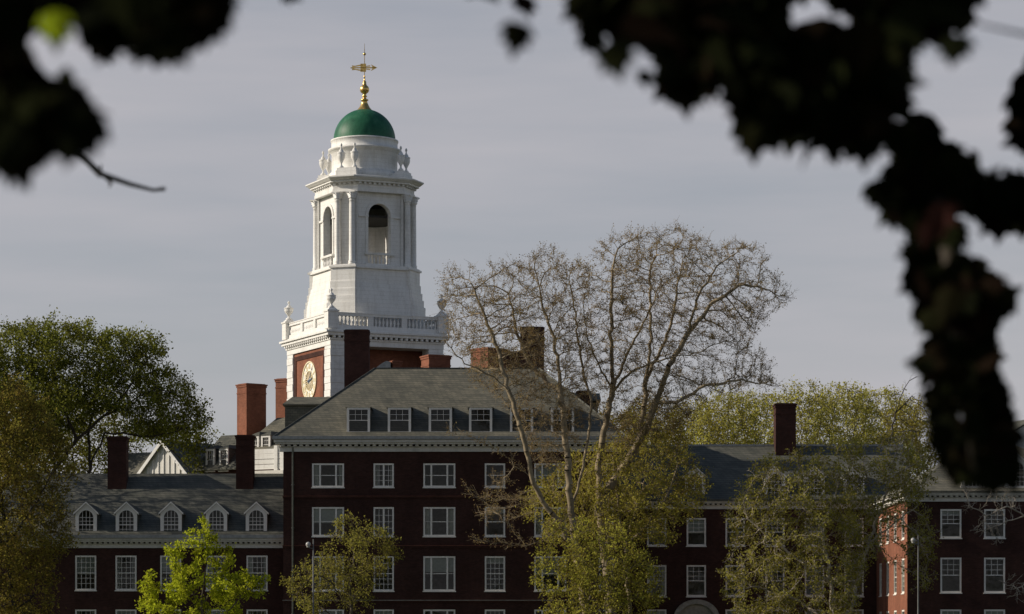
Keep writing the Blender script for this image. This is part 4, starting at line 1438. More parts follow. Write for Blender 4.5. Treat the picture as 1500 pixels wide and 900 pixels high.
def make_tree(name, label, Yc, lines, poly, depth, natt, seed, bark, leaf, step=.5, kill=.6, infl=4.0, r0=.012, expo=2.25,
              twig_n=2, twig_len=.7, leaf_n=3, leaf_size=.16, leaf_spread=.12, group=None, twig_r=.009, jit=.28, up=.05, cat='tree', droop=0., rmax=None, extra=None, per=30, pull=.36, tnoise=.7, tup=.15, fill=1.9, cmin=.35):
    rg = np.random.default_rng(seed)
    W = []
    for L in lines:
        W.append([P(p[0], p[1], Yc + (p[2] if len(p) > 2 else 0)) for p in L])
    base = W[0][0].copy(); base.z = 0
    W[0][0] = Vector((base.x, base.y, -0.1))
    r = root(name, base, label, cat, group)
    if leaf_n > 4: natt = int(natt * fill)
    att = crown_points(poly, Yc, depth, natt, rg)
    if extra is not None:
        att = np.concatenate([att] + [crown_points(p_, Yc, d_, n_, rg) for p_, d_, n_ in extra])
    att, cen, cden = clumps(att, rg, per, pull, cmin)
    Pn, par = grow(W, att, step, kill, infl, rg, jit=jit, up=up)
    n = len(Pn)
    acc = np.zeros(n)
    nch = np.zeros(n, int)
    for i in range(1, n): nch[par[i]] += 1
    acc[nch == 0] = r0 ** expo
    for i in range(n - 1, 0, -1): acc[par[i]] += acc[i]
    R_ = acc ** (1 / expo)
    if rmax: R_ = np.minimum(R_, rmax)
    off = np.array(base)
    Pl = Pn - off
    ed = np.arange(1, n); p0 = par[1:]
    rr0 = np.minimum(R_[p0], R_[ed] * 1.7)
    Vs, Fs, o_ = [], [], 0
    for lo, hi, k in ((.07, 99, 9), (.025, .07, 5), (0, .025, 3)):
        m_ = (R_[ed] >= lo) & (R_[ed] < hi)
        if m_.any():
            v, f = frusta(Pl[p0[m_]], Pl[ed[m_]], rr0[m_], R_[ed[m_]], k)
            Vs.append(v); Fs.append(f + o_); o_ += len(v)
    # twigs
    thin = np.where(R_ < r0 * 2.6)[0]
    thin = thin[thin > 0]
    src = np.repeat(thin, twig_n)
    d = unit(Pn[src] - Pn[par[src]])
    dd = unit(d + rg.normal(0, tnoise, d.shape) + np.array([0, 0, tup - droop]))
    L = twig_len * rg.uniform(.35, 1.2, len(src))[:, None]
    A_ = Pl[src]; mid = A_ + dd * L * .5
    d2 = unit(dd + rg.normal(0, .4, d.shape) + np.array([0, 0, .1 - droop])); end = mid + d2 * L * .5
    tr = np.full(len(src), twig_r)
    for a_, b2, ra, rb in ((A_, mid, tr * 1.2, tr), (mid, end, tr, tr * .6)):
        v, f = frusta(a_, b2, ra, rb, 3); Vs.append(v); Fs.append(f + o_); o_ += len(v)
    # side twiglets
    d3 = unit(dd + rg.normal(0, .9, d.shape)); end2 = mid + d3 * L * .4
    v, f = frusta(mid, end2, tr * .8, tr * .5, 3); Vs.append(v); Fs.append(f + o_); o_ += len(v)
    np_mesh('trunk', np.concatenate(Vs), np.concatenate(Fs), bark, r, True)
    if leaf_n > 0:
        C = []
        for q in range(leaf_n):
            t = rg.uniform(.2, 1.05, len(src))[:, None]
            which = rg.random(len(src))[:, None]
            base_ = np.where(t < .5, A_ + (mid - A_) * t * 2, mid + (end - mid) * (t * 2 - 1))
            base_ = np.where(which < .3, mid + (end2 - mid) * t, base_)
            wn = np.linalg.norm((Pn[thin])[:, None] - cen[None], axis=2).argmin(1) if q == 0 else wn
            keep = rg.random(len(src)) < np.repeat(cden[wn], twig_n)
            C.append((base_ + rg.normal(0, leaf_spread, base_.shape))[keep])
        V, Fq = leaf_quads(np.concatenate(C), leaf_size, rg, droop=droop)
        np_mesh('crown', V, Fq, leaf, r)
    return r

# big plane trees between tower and right wing
polyA = [(640, 405), (655, 395), (686, 388), (724, 400), (750, 385), (788, 363), (830, 366), (862, 385), (868, 430), (870, 480), (865, 540), (860, 600), (850, 660), (800, 690), (770, 660), (735, 600), (700, 570), (668, 520), (650, 470), (642, 440)]
make_tree('plane_tree', 'nearly bare plane tree beside the tower, its left boughs crossing the slate roof', 181, [
    [(862, 990), (858, 900), (846, 820, .3), (836, 750, 0), (833, 700, -.3), (826, 615, -.3), (821, 573, 0), (817, 531, .4), (809, 489, .6), (796, 455, 1), (790, 420, 1.2)],
    [(846, 820, .2), (818, 764, -.8), (795, 735, -1.2), (779, 700, -1.6), (769, 650, -2), (745, 573, -2.2), (729, 510, -2), (705, 450, -2.4), (690, 415, -2.6)],
    [(745, 573, -2.2), (724, 552, -2.6), (700, 540, -3), (680, 533, -3), (655, 505, -3)],
    [(779, 700, -1.6), (724, 658, -1.8), (690, 640, -2), (660, 634, -2.2)],
    [(821, 573, 0), (800, 560, 1), (775, 530, 1.6), (755, 480, 2), (745, 430, 2)],
    [(836, 750, 0), (850, 700, 1), (862, 640, 1.6), (866, 590, 2), (850, 520, 2.5), (840, 450, 2.5), (835, 400, 2.3)],
    [(836, 750, 0), (800, 790, -2.5), (770, 800, -3), (735, 795, -3.2), (700, 792, -3.4)],
    [(770, 800, -3), (750, 775, -3.2), (725, 748, -3.2), (700, 730, -3.3), (685, 715, -3.4)],
], polyA, 4.2, 2100, 11, 'bark_pale', 'leaf_bud', step=.40, kill=.46, infl=3.4, r0=.0135, expo=2.02, twig_n=4, twig_len=.8, leaf_n=7, leaf_size=.09, leaf_spread=.08, pull=.25, per=22, tnoise=.45, tup=.3, twig_r=.0075, jit=.12, up=.16, fill=1,
    group='bare plane trees before the hall', extra=[([(680, 735), (700, 700), (740, 700), (780, 740), (775, 800), (700, 800)], 2.0, 22)])
polyB = [(850, 420), (868, 380), (885, 345), (935, 337), (1003, 333), (1045, 352), (1105, 362), (1130, 395), (1168, 440), (1140, 468), (1108, 492), (1122, 525), (1142, 565), (1100, 575), (1040, 590), (985, 640), (930, 660), (880, 640), (862, 600), (850, 520)]
make_tree('plane_tree', 'largest nearly bare plane tree, spreading boughs reaching right over the yellow trees', 184, [
    [(900, 990), (895, 900), (886, 800, 0), (878, 740, 0), (876, 690, 0), (883, 640, 0), (889, 615, 0), (897, 573, 0), (902, 556, .4), (918, 520, .8), (935, 489, 1), (948, 463, 1.4), (965, 420, 1.6)],
    [(897, 573, 0), (876, 531, -1), (859, 489, -1.6), (855, 450, -2)],
    [(897, 573, 0), (896, 500, -.6), (895, 447, -1), (897, 396, -1.2), (905, 365, -1.2)],
    [(878, 740, 0), (905, 700, .8), (930, 660, 1.2), (940, 624, 1.4), (946, 556, 1.6), (954, 489, 2), (952, 404, 2.4), (962, 365, 2.6)],
    [(930, 660, 1.2), (950, 620, 0), (961, 590, -.6), (978, 544, -1.2), (1007, 489, -1.6), (1045, 442, -2), (1083, 417, -2.2), (1125, 425, -2.4)],
    [(1007, 489, -1.6), (1020, 440, -2.6), (1050, 390, -3), (1080, 370, -3)],
    [(961, 590, -.6), (990, 590, -2), (1032, 565, -2.6), (1087, 556, -3), (1138, 566, -3.2)],
    [(946, 556, 1.6), (975, 500, 3), (990, 440, 3.4), (1000, 380, 3.6)],
    [(897, 573, 0), (925, 545, -1.4), (960, 530, -2), (1000, 520, -2.6), (1030, 515, -3)],
], polyB, 4.8, 3000, 12, 'bark_pale', 'leaf_bud', step=.40, kill=.46, infl=3.4, r0=.0135, expo=2.02, twig_n=4, twig_len=.8, leaf_n=7, leaf_size=.09, leaf_spread=.08, pull=.25, per=22, tnoise=.45, tup=.3, twig_r=.0075, jit=.12, up=.16, fill=1,
    group='bare plane trees before the hall')

# young-leaved trees in front of the buildings
make_tree('young_tree', 'olive-leaved tree at the foot of the bare plane trees, below the hall roof line', 186, [
    [(925, 990), (922, 880), (915, 800), (905, 740), (900, 690)],
    [(915, 800), (950, 770, -1), (975, 730, -1.5), (990, 690, -1.5)], [(922, 850), (880, 790, -1), (840, 750, -1.4), (815, 725, -1.4)], [(915, 800), (935, 740, 1.6), (950, 690, 2)]],
    [(758, 735), (785, 700), (812, 690), (830, 650), (860, 665), (885, 632), (915, 628), (940, 600), (975, 628), (1012, 640), (1022, 672), (1040, 700), (1030, 742), (1004, 775), (985, 800), (940, 800), (870, 790), (800, 800), (772, 765)],
    4.5, 1250, 21, 'bark_pale', 'leaf_olive', fill=2.7, cmin=.5, step=.45, kill=.55, twig_n=3, twig_len=.6, leaf_n=12, leaf_size=.15, leaf_spread=.13, group='young-leaved trees in front of the brick buildings')
make_tree('young_tree', 'bushy yellow-green tree standing lowest between hall and arched doorway', 176, [
    [(868, 1000), (866, 920), (862, 860), (858, 810)], [(866, 920), (900, 860, -1), (930, 825, -1.2)], [(866, 920), (830, 860, .6), (810, 820, .8)], [(862, 880), (885, 820, 1.4), (890, 785, 1.6)]],
    [(776, 832), (800, 812), (790, 782), (815, 762), (838, 772), (862, 742), (885, 770), (915, 758), (922, 790), (956, 796), (948, 822), (984, 832), (968, 858), (976, 880), (955, 910), (940, 960), (820, 965), (800, 900), (786, 860)],
    3.6, 760, 22, 'bark_grey', 'leaf_yellow', fill=2.8, cmin=.5, step=.42, kill=.5, twig_n=3, twig_len=.55, leaf_n=13, leaf_size=.155, leaf_spread=.13, group='young-leaved trees in front of the brick buildings')
make_tree('young_tree', 'small olive-yellow tree hiding lower windows of the hall behind the lamp post', 179, [
    [(516, 1000), (516, 930), (513, 870), (518, 820), (520, 780)], [(513, 890), (480, 850, -.6), (455, 840, -.8)], [(516, 880), (550, 840, .6), (570, 810, .8)], [(516, 930), (470, 890, .6), (430, 860, .8)]],
    [(408, 855), (430, 828), (462, 815), (478, 780), (500, 757), (522, 748), (560, 762), (585, 795), (590, 820), (562, 850), (545, 900), (530, 950), (480, 950), (450, 900), (420, 882)],
    2.8, 620, 23, 'bark_grey', 'leaf_moss', step=.38, kill=.46, twig_n=3, twig_len=.5, leaf_n=12, leaf_size=.135, leaf_spread=.12, group='young-leaved trees in front of the brick buildings')
make_tree('young_tree', 'slender vivid lime-green sapling in front of the dormered left wing', 167, [
    [(297, 1000), (297, 930), (295, 880), (302, 830), (304, 790), (300, 765)], [(295, 885), (270, 850, -.5), (255, 830, -.6)], [(295, 885), (320, 850, .5), (335, 820, .7)],
    [(297, 930), (340, 890, -.4), (372, 850, -.6)], [(297, 930), (245, 890, .4), (215, 880, .5)]],
    [(300, 752), (318, 775), (330, 795), (350, 802), (352, 835), (362, 850), (375, 838), (398, 845), (390, 870), (365, 885), (360, 915), (240, 915), (190, 895), (205, 875), (202, 852), (240, 830), (236, 808), (262, 795), (280, 770)],
    1.9, 210, 24, 'bark_grey', 'leaf_lime', step=.34, kill=.5, infl=3, r0=.014, twig_n=3, twig_len=.3, leaf_n=22, leaf_size=.165, leaf_spread=.13, pull=.34, per=8, cmin=.5, group='young-leaved trees in front of the brick buildings')
make_tree('young_tree', 'broad olive tree before the right wing, left of the sunlit brick flank', 180, [
    [(1222, 1000), (1220, 920), (1216, 852), (1204, 776), (1188, 752), (1170, 715)], [(1216, 852), (1180, 830, -1), (1130, 790, -1.6), (1095, 760, -1.8)], [(1204, 776), (1225, 730, 1), (1230, 690, 1.2)], [(1220, 920), (1170, 880, 1.2), (1110, 860, 1.6)], [(1188, 752), (1150, 720, 1.2), (1120, 695, 1.6)]],
    [(1056, 745), (1082, 695), (1120, 672), (1160, 662), (1205, 650), (1240, 655), (1250, 700), (1255, 780), (1262, 860), (1262, 960), (1062, 960), (1065, 880), (1052, 832), (1072, 790)],
    4.2, 1050, 25, 'bark_white', 'leaf_moss', fill=2.7, cmin=.5, step=.44, kill=.54, twig_n=3, twig_len=.6, leaf_n=12, leaf_size=.15, leaf_spread=.13, group='young-leaved trees in front of the brick buildings')
make_tree('young_tree', 'forked pale-limbed olive tree partly veiling the sunlit brick flank', 183, [
    [(1240, 1000), (1246, 900), (1256, 852), (1272, 796), (1288, 752), (1300, 715), (1308, 700), (1332, 684, -.6), (1350, 672, -.8)], [(1288, 752), (1270, 700, 1), (1262, 665, 1.2)], [(1272, 796), (1320, 760, -1.4), (1345, 740, -1.8)], [(1300, 715), (1310, 670, .8), (1312, 650, 1)]],
    [(1225, 660), (1262, 640), (1320, 635), (1362, 665), (1372, 700), (1355, 745), (1372, 790), (1368, 850), (1345, 880), (1335, 800), (1300, 770), (1275, 830), (1245, 880), (1225, 780)],
    3.6, 760, 26, 'bark_white', 'leaf_moss', fill=2.3, step=.44, kill=.54, twig_n=3, twig_len=.6, leaf_n=11, leaf_size=.15, leaf_spread=.13, group='young-leaved trees in front of the brick buildings')
make_tree('young_tree', 'tall rusty olive tree filling the left margin in front of the wing', 188, [
    [(20, 1010), (20, 900), (10, 800), (0, 720), (-10, 640), (-15, 580)], [(10, 800), (50, 740, -1), (80, 690, -1.2)], [(20, 900), (70, 850, 1), (90, 810, 1.2)], [(0, 720), (40, 650, 1.2), (60, 610, 1.4)], [(10, 800), (-50, 720), (-70, 650)]],
    [(-110, 560), (-40, 530), (10, 545), (45, 570), (75, 600), (100, 640), (112, 690), (92, 740), (112, 790), (76, 835), (84, 900), (70, 970), (-110, 970)],
    4.5, 1500, 27, 'bark_dark', 'leaf_rust', step=.45, kill=.55, twig_n=3, twig_len=.6, leaf_n=16, leaf_size=.17, leaf_spread=.2, pull=.2, cmin=.55, group='young-leaved trees in front of the brick buildings')
make_tree('bare_tree', 'leafless tree with chalky twisting twigs over the right-hand pavilion windows', 181, [
    [(1585, 1000), (1575, 900), (1560, 820), (1530, 770), (1500, 756), (1452, 773), (1440, 778)], [(1500, 756), (1475, 742, -.5), (1444, 756, -.8), (1420, 740, -1), (1408, 702, -1)], [(1560, 820), (1510, 850, .8), (1490, 862, .8), (1462, 850, 1)], [(1530, 770), (1510, 720, .8), (1490, 690, 1)], [(1530, 770), (1560, 720), (1570, 690)]],
    [(1404, 690), (1440, 700), (1480, 682), (1580, 675), (1590, 850), (1500, 890), (1470, 870), (1455, 850), (1470, 800), (1412, 775)],
    2.4, 420, 28, 'bark_white', 'leaf_bud', step=.36, kill=.45, r0=.014, twig_n=2, twig_len=.5, leaf_n=0, twig_r=.011)

# trees behind the left wing
make_tree('spreading_tree', 'large dark-limbed green tree arching behind the left wing roof', 224, [
    [(95, 1010), (95, 800), (88, 720), (77, 692), (112, 644, -.5), (153, 609, -1), (189, 568, -1.4), (215, 530, -1.6)],
    [(95, 800), (118, 740, 1), (133, 685, 1), (130, 644, 1.2), (135, 610, 1.4), (140, 560, 1.4), (150, 520, 1.6)],
    [(133, 685, 1), (153, 634, 0), (190, 637, -.6), (225, 639, -1), (286, 624, -1.2)],
    [(88, 720), (60, 680, 1), (40, 650, 1.4), (20, 600, 1.6)], [(112, 644, -.5), (88, 594, -1), (82, 560, -1.2), (70, 520, -1.2)],
    [(153, 609, -1), (190, 590, -2), (230, 570, -2.4), (265, 580, -2.6)], [(95, 760), (30, 700), (-20, 640), (-30, 560)]],
    [(-90, 500), (-30, 480), (20, 478), (50, 472), (85, 470), (120, 478), (150, 480), (180, 488), (215, 484), (240, 500), (246, 540), (275, 558), (300, 590), (312, 618), (292, 642), (240, 640), (205, 650), (185, 610), (150, 590), (110, 620), (70, 650), (30, 690), (-90, 690)],
    5.5, 2000, 31, 'bark_dark', 'leaf_green', step=.5, kill=.6, infl=4, r0=.014, twig_n=3, twig_len=.75, leaf_n=16, leaf_size=.2, leaf_spread=.22, pull=.24, cmin=.6, group='trees behind the left wing')
make_tree('dense_tree', 'dark leafy tree crowding between the white gable and the rear wing dormers', 240, [
    [(288, 1000), (288, 760), (286, 690), (284, 650)], [(286, 700), (300, 660), (312, 640)], [(286, 700), (262, 670), (240, 650)]],
    [(190, 636), (230, 628), (270, 625), (298, 640), (300, 700), (290, 760), (282, 720), (272, 685), (255, 652), (240, 642), (205, 642)],
    2.6, 420, 32, 'bark_dark', 'leaf_green', fill=2.6, cmin=.7, pull=.15, step=.5, kill=.6, twig_n=3, twig_len=.7, leaf_n=11, leaf_size=.22, leaf_spread=.25, group='trees behind the left wing')
make_tree('dense_tree', 'mid-green tree beyond the left wing roof, seen under the spreading limbs', 262, [
    [(110, 1000), (110, 800), (108, 700), (106, 640)], [(110, 760), (160, 690), (175, 650)], [(110, 760), (50, 690), (30, 650)]],
    [(-60, 600), (0, 560), (60, 560), (110, 580), (160, 590), (200, 620), (215, 660), (205, 720), (-60, 720)],
    3.5, 800, 33, 'bark_dark', 'leaf_yellow', fill=3, cmin=.75, pull=.1, step=.6, kill=.75, twig_n=3, twig_len=.8, leaf_n=9, leaf_size=.25, leaf_spread=.3, group='trees behind the left wing')

make_tree('spreading_tree', 'tall tree beyond the left end of the wing, its shade dappling the wing roof', 205, [
    [(-120, 1010), (-120, 800), (-115, 700), (-110, 600), (-115, 500)], [(-115, 760), (-60, 680), (-40, 620)], [(-115, 700), (-170, 600), (-190, 540)], [(-110, 640), (-80, 560, 1.5), (-70, 500, 2)]],
    [(-230, 560), (-190, 470), (-110, 430), (-50, 470), (-25, 550), (-18, 640), (-60, 700), (-160, 700), (-220, 640)],
    5.5, 1000, 36, 'bark_dark', 'leaf_green', step=.5, kill=.65, infl=4, twig_n=3, twig_len=.7, leaf_n=4, leaf_size=.2, leaf_spread=.25, group='trees behind the left wing')

# yellow-green trees beyond the right wing
far_labels = [
    (892, 600, 'rusty budding tree just right of the hall roof end, beyond the plane trunks', 'leaf_rust'),
    (950, 583, 'rusty olive tree behind the big plane tree fork', 'leaf_rust'),
    (1010, 588, 'olive budding tree under the plane tree long lower bough', 'leaf_olive'),
    (1062, 574, 'yellow-green tree whose top shows left of the right wing chimney', 'leaf_far'),
    (1112, 572, 'bright pale tree directly left of the right wing chimney', 'leaf_far'),
    (1178, 563, 'yellow-green tree rising just right of the right wing chimney', 'leaf_far'),
    (1232, 562, 'tall twiggy yellow tree midway between right chimney and hanging dark leaves', 'leaf_far'),
    (1290, 566, 'yellow-olive tree left of the dark bare snag', 'leaf_far'),
    (1345, 582, 'fading yellow tree partly behind the hanging dark leaves', 'leaf_olive'),
]
for k, (px, top, lab, lf) in enumerate(far_labels):
    Yt = 246 + (k * 37 % 5) * 3.0
    rg_ = random.Random(50 + k)
    fan = [[(px, 1000), (px, 760), (px + rg_.uniform(-4, 4), 690), (px, 650)]]
    for q in range(6):
        dx = -46 + q * 18 + rg_.uniform(-5, 5)
        fan.append([(px, 700, 0), (px + dx * .5, 660, rg_.uniform(-1, 1)), (px + dx * .85, 625, rg_.uniform(-1.6, 1.6)), (px + dx, top + 18 + abs(dx) * .25, rg_.uniform(-2, 2))])
    pol = [(px - 56, 680), (px - 54, 640), (px - 46, top + 26), (px - 26, top + 8), (px - 6, top), (px + 14, top + 5), (px + 34, top + 10), (px + 50, top + 34), (px + 56, 640), (px + 54, 690)]
    make_tree('budding_tree', lab, Yt, fan, pol, 3.0, 520, 60 + k, 'bark_grey', lf, step=.5, kill=.6, r0=.012, twig_n=3, twig_len=.8, leaf_n=8, leaf_size=.19, leaf_spread=.18, pull=.08, cmin=.8, up=.35, group='yellow-green trees beyond the right wing')
make_tree('bare_snag', 'dark bare branching snag among the yellow trees, left of the hanging leaves', 238, [
    [(1290, 1000), (1298, 700), (1305, 640), (1311, 606), (1318, 585), (1332, 558), (1343, 552)], [(1314, 598), (1312, 585), (1310, 572)], [(1311, 606), (1325, 592), (1336, 580)]],
    [(1335, 590), (1360, 575), (1365, 640), (1330, 640)], 1.2, 50, 71, 'bark_dark', 'leaf_bud', step=.5, kill=.6, r0=.03, twig_n=1, twig_len=.8, leaf_n=0)

rgb = np.random.default_rng(5)
nb = 5000
xb_ = rgb.uniform(-190, 190, nb)
hb = 9 + 3.5 * np.sin(xb_ * .11) + 2.5 * np.sin(xb_ * .31 + 1) + 1.5 * np.sin(xb_ * .83)
Cb = np.stack([xb_, rgb.uniform(-62, -40, nb), hb * rgb.uniform(.02, 1, nb)], 1)
Vb, Fb = leaf_quads(Cb, 1.5, rgb, asp=.8)
tag(np_mesh('riverside_trees', Vb, Fb, 'leaf_green', None), 'belt of green trees on the near bank behind the viewpoint', 'trees', kind='stuff')

# ------------------------------------------------------------------ the near tree the photograph is taken under
near = root('leafy_tree', (1.75, 4.9, 0), 'dark out-of-focus tree and creeper framing the view from close to the camera', 'tree')
no = np.array([1.75, 4.9, 0])
def LP(px, py, Y):
    return np.array(P(px, py, Y)) - no
b = MB()
b.tube([(0, 0, -.1), (0, 0, .6), (.03, 0, 1.6), (.0, .02, 2.6), (-.08, .05, 3.3), (-.2, 0, 4.2), (-.3, -.3, 5.2)], [.24, .2, .18, .17, .15, .12, .08], 14)
def limb(pts, r, seg=8): b.tube([LP(*p) for p in pts], r, seg)
limb([(2180, -120, 5.0), (1800, -110, 5.0), (1560, -90, 5.0), (1400, -40, 5.0), (1290, 70, 5.1), (1120, 90, 5.2), (960, 30, 5.2), (820, -60, 5.1), (500, -130, 5.0), (200, -120, 4.9), (60, -40, 4.4), (20, 100, 4.2)], [.07, .06, .05, .045, .04, .036, .03, .028, .024, .02, .014, .008])
limb([(1800, -110, 5.0), (1640, 120, 4.9), (1540, 280, 4.9), (1440, 290, 4.9), (1380, 300, 4.8), (1400, 420, 4.8), (1410, 560, 4.8), (1430, 690, 4.8)], [.03, .026, .022, .02, .018, .015, .012, .006])
limb([(1180, 100, 5.1), (1150, 160, 5.1), (1080, 190, 5.1)], [.02, .014, .006])
limb([(200, -120, 4.9), (260, -20, 4.9), (300, 40, 4.9)], [.012, .008, .004])
limb([(20, 100, 4.2), (60, 205, 5.6), (92, 218, 8.0), (120, 230, 8.6), (150, 256, 9.0), (190, 270, 9.4), (225, 279, 9.6), (240, 277, 9.7)], [.008, .008, .010, .010, .009, .008, .006, .008], 6)
limb([(120, 230, 8.6), (146, 258, 8.7), (148, 242, 8.75)], [.006, .006, .003], 5)
limb([(150, 256, 9.0), (163, 268, 9.05), (160, 274, 9.1)], [.006, .005, .003], 5)
limb([(1560, -90, 5.0), (1620, 62, 4.6), (1500, 50, 4.2), (1436, 36, 4.0)], [.006, .004, .003, .002], 5)
b.build('trunk', 'bark_dark', near)

rg = np.random.default_rng(99)
LEAF = np.array([(0, 0), (.10, -.03), (.34, .08), (.50, .34), (.33, .36), (.40, .62), (.20, .62), (.0, 1.0)])
def leaf_fan(C, A_, B_, size, fold=.12):
    """lobed leaves: C stalk point, A_ along, B_ across"""
    N_ = np.cross(A_, B_)
    side = LEAF[1:-1]
    prof = [(0., 0.), *[tuple(p) for p in side], (0., 1.), *[(-p[0], p[1]) for p in side[::-1]]]
    m_ = len(prof)
    vs = []
    for (x, y) in prof:
        z = abs(x) * fold - .12 * y * y
        vs.append(C + (B_ * x + A_ * y + N_ * z) * size[:, None])
    V = np.stack(vs, 1).reshape(-1, 3)
    tri = []
    h = m_ // 2
    # right half strip against the midrib, left half mirrored
    for i in range(1, h - 0):
        tri.append((0, i, i + 1) if i + 1 <= h else (0, i, h))
    for i in range(h, m_ - 1):
        tri.append((0, i, i + 1))
    T = np.array(tri)
    Fq = (T[None] + (np.arange(len(C)) * m_)[:, None, None]).reshape(-1, 3)
    return V, Fq

def rim(polys, spacing, y0, y1, size):
    Cs, Ds = [], []
    for poly in polys:
        a = np.array(poly, float)
        area = np.sum(a[:, 0] * np.roll(a[:, 1], -1) - np.roll(a[:, 0], -1) * a[:, 1])
        for i in range(len(a)):
            p, q = a[i], a[(i + 1) % len(a)]
            L = np.linalg.norm(q - p)
            if min(p[1], q[1]) < -30: continue
            d = (q - p) / (L + 1e-9)
            o_ = np.array([d[1], -d[0]]) * (1 if area > 0 else -1)
            for t in np.arange(spacing / 2, L, spacing):
                c = p + d * (t + rg.normal(0, 5)) - o_ * rg.uniform(6, 18)
                Y = rg.uniform(y0, y1)
                Cs.append((c[0], c[1], Y)); Ds.append((o_[0] * .8, rg.normal(0, .25), -o_[1] * .8 - .75))
    Cs = np.array(Cs); Ds = np.array(Ds)
    C = np.stack([(Cs[:, 0] - 750) * Cs[:, 2] / F, Cs[:, 2], EYE + (HZ - Cs[:, 1]) * Cs[:, 2] / F], 1) - no
    n = len(C)
    A_ = unit(Ds + rg.normal(0, .3, (n, 3)))
    nn = unit(rg.normal(0, .4, (n, 3)) + np.array([0, -1.0, .3]))
    B_ = unit(np.cross(A_, nn))
    s = size * rg.uniform(.55, 1.2, n)
    return leaf_fan(C - A_ * s[:, None] * .25, A_, B_, s)

def hanging(polys, spacing, layers, y0, y1, size):
    Cs = []
    for poly in polys:
        a = np.array(poly, float)
        n = int((np.ptp(a[:, 0]) * np.ptp(a[:, 1])) / spacing ** 2 * layers)
        q = rg.uniform(a.min(0), a.max(0), (n, 2))
        q = q[in_poly(q, [tuple(map(float, p)) for p in poly])]
        Y = rg.uniform(y0, y1, len(q))
        Cs.append(np.stack([(q[:, 0] - 750) * Y / F, Y, EYE + (HZ - q[:, 1]) * Y / F], 1) - no)
    C = np.concatenate(Cs)
    n = len(C)
    A_ = unit(rg.normal(0, .55, (n, 3)) + np.array([0, 0, -1.0]))
    nn = unit(rg.normal(0, .5, (n, 3)) + np.array([0, -1.0, .35]))
    B_ = unit(np.cross(A_, nn))
    s = size * rg.uniform(.55, 1.35, n)
    return leaf_fan(C - A_ * s[:, None] * .45, A_, B_, s)

R1 = [(835, -60), (838, 0), (856, 45), (872, 70), (890, 30), (925, 35), (950, 60), (968, 105), (985, 138), (1012, 150), (1045, 112), (1076, 130), (1090, 205), (1140, 198), (1200, 213), (1285, 218), (1318, 150), (1330, 88), (1290, 70), (1240, 62), (1200, 60), (1150, 50), (1140, -60)]
R1b = [(1205, -60), (1215, 10), (1250, 30), (1290, 55), (1330, 85), (1360, 50), (1425, 42), (1430, -60)]
R1c = [(1140, -60), (1150, 5), (1200, 2), (1210, -60)]
R2 = [(1310, 195), (1350, 182), (1395, 215), (1425, 245), (1470, 262), (1560, 262), (1560, 345), (1450, 335), (1428, 300), (1408, 320), (1400, 365), (1335, 345), (1296, 322), (1276, 287), (1302, 262)]
R3 = [(1330, 365), (1418, 372), (1454, 396), (1484, 436), (1454, 462), (1462, 525), (1482, 585), (1488, 640), (1492, 700), (1448, 716), (1390, 694), (1368, 635), (1356, 560), (1342, 535), (1358, 500), (1352, 450), (1334, 425)]
R4 = [(1484, 160), (1500, 110), (1560, 60), (1560, 240), (1495, 225)]
R5 = [(690, -60), (694, -4), (740, -10), (745, -60)]
L1 = [(-80, -60), (335, -60), (334, 20), (308, 44), (270, 62), (228, 84), (206, 50), (182, 48), (150, 80), (138, 30), (110, 6), (60, 5), (30, 18), (18, 40), (6, 70), (-80, 80)]
L2 = [(-80, 60), (16, 60), (28, 95), (52, 132), (88, 118), (112, 128), (130, 165), (134, 205), (88, 218), (52, 222), (32, 255), (6, 244), (-80, 250)]
def shrink(poly, k):
    a = np.array(poly, float); c = a.mean(0)
    d = a - c
    return [tuple(p) for p in c + d * (1 - k / (np.linalg.norm(d, axis=1, keepdims=True) + 1e-9))]
parts_ = [hanging([shrink(p, 12) for p in (R1, R1b, R1c, R5)], 23, 3.1, 4.0, 5.0, .072), rim([R1, R1b], 27, 4.0, 5.0, .058),
          hanging([shrink(p, 12) for p in (L1, L2)], 24, 3.6, 3.2, 4.0, .06), rim([L1, L2], 36, 3.2, 3.8, .056),
          hanging([shrink(p, 10) for p in (R2, R3, R4)], 19, 3.1, 4.6, 5.6, .06), rim([R2, R3, R4], 22, 4.6, 5.6, .052)]
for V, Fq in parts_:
    np_mesh('foliage', V, Fq, 'leaf_near', near)
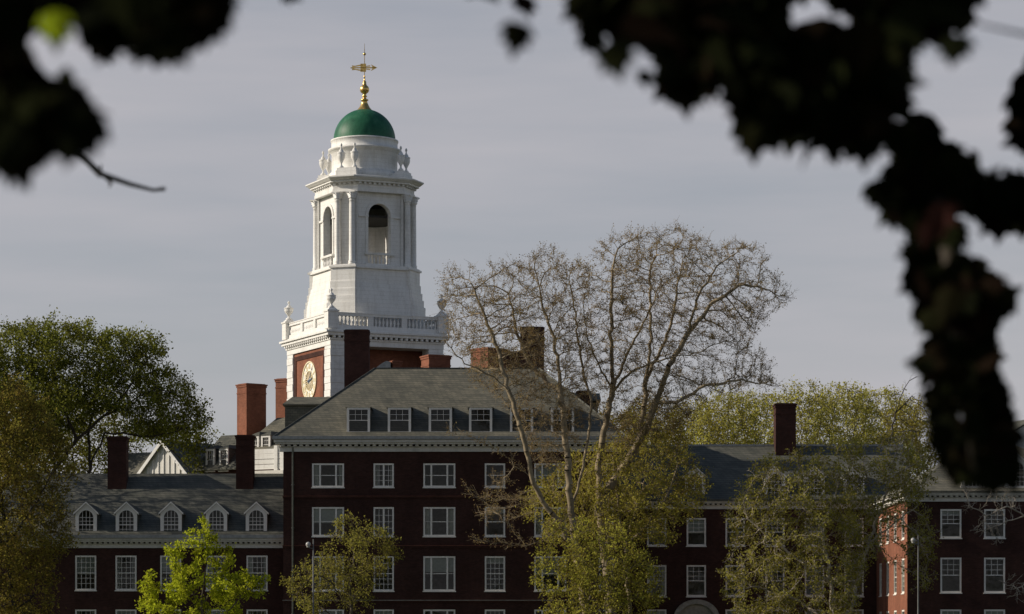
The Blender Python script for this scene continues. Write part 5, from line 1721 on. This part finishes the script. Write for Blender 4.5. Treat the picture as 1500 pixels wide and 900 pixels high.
# loose single leaves at the rim
single = [(755, 60, 3.6, .05), (770, 12, 4.4, .05), (905, 92, 3.4, .06), (1398, 78, 3.6, .055), (1405, 40, 4.8, .06), (945, 118, 3.9, .03), (1272, 50, 4.9, .06), (990, 140, 5.0, .06), (870, 52, 5, .06), (228, 78, 5, .06), (150, 70, 5, .07), (430, -8, 5, .05), (1482, 190, 5, .045), (1338, 425, 4.7, .05), (1470, 440, 4.7, .05), (1345, 540, 4.7, .05)]
C = np.stack([LP(px, py, Y) for px, py, Y, s_ in single]); n = len(C)
A_ = unit(rg.normal(0, .3, (n, 3)) + np.array([0, 0, -1.])); B_ = unit(np.cross(A_, unit(rg.normal(0, .4, (n, 3)) + np.array([0, -1., .2]))))
sz = np.array([s_[3] for s_ in single])
V, Fq = leaf_fan(C - A_ * sz[:, None] * .5, A_, B_, sz)
np_mesh('foliage', V, Fq, 'leaf_near', near)
for px, py, sz_ in ((1386, 296, .06), (1368, 322, .05)):
    V, Fq = leaf_fan(np.stack([LP(px, py, 4.3)]), unit(np.array([[rnd.uniform(-.4, .3), 0, -1.]])), unit(np.array([[1., rnd.uniform(-.3, .3), rnd.uniform(-.2, .2)]])), np.array([sz_]))
    tag(np_mesh('reddish_leaf', V, Fq, 'leaf_red', near), 'dull red leaf among the dark ones')
V, Fq = leaf_fan(np.stack([LP(80, 16, 3.3)]), unit(np.array([[.05, .1, -1.0]])), unit(np.array([[.95, .3, .1]])), np.array([.05]))
tag(np_mesh('sun_painted_leaf', V, Fq, 'leaf_sun_painted', near), 'yellow-green leaf coloured bright as if light shone through')
# unseen crown shell added overhead, outside the frame, to keep these leaves in shade
n = 9000
q = np.stack([rg.uniform(-5, 5, n), rg.uniform(-5, 9, n), rg.uniform(1.2, 6, n)], 1)
e = ((q[:, 0] / 5) ** 2 + ((q[:, 1] - 2) / 7) ** 2 + ((q[:, 2] - 2.2) / 3.8) ** 2)
q = q[(e < 1) & (e > .45)]
Yq = np.maximum(q[:, 1], 0)
inside = (q[:, 1] > -.3) & (np.abs(q[:, 0]) < .19 * Yq + .35) & (q[:, 2] > EYE - .4) & (q[:, 2] < EYE + .235 * Yq + .35)
q = q[~inside] - no
n = len(q)
A_ = unit(rg.normal(0, .8, (n, 3)) + np.array([0, 0, -.6])); B_ = unit(np.cross(A_, rg.normal(0, 1, (n, 3))))
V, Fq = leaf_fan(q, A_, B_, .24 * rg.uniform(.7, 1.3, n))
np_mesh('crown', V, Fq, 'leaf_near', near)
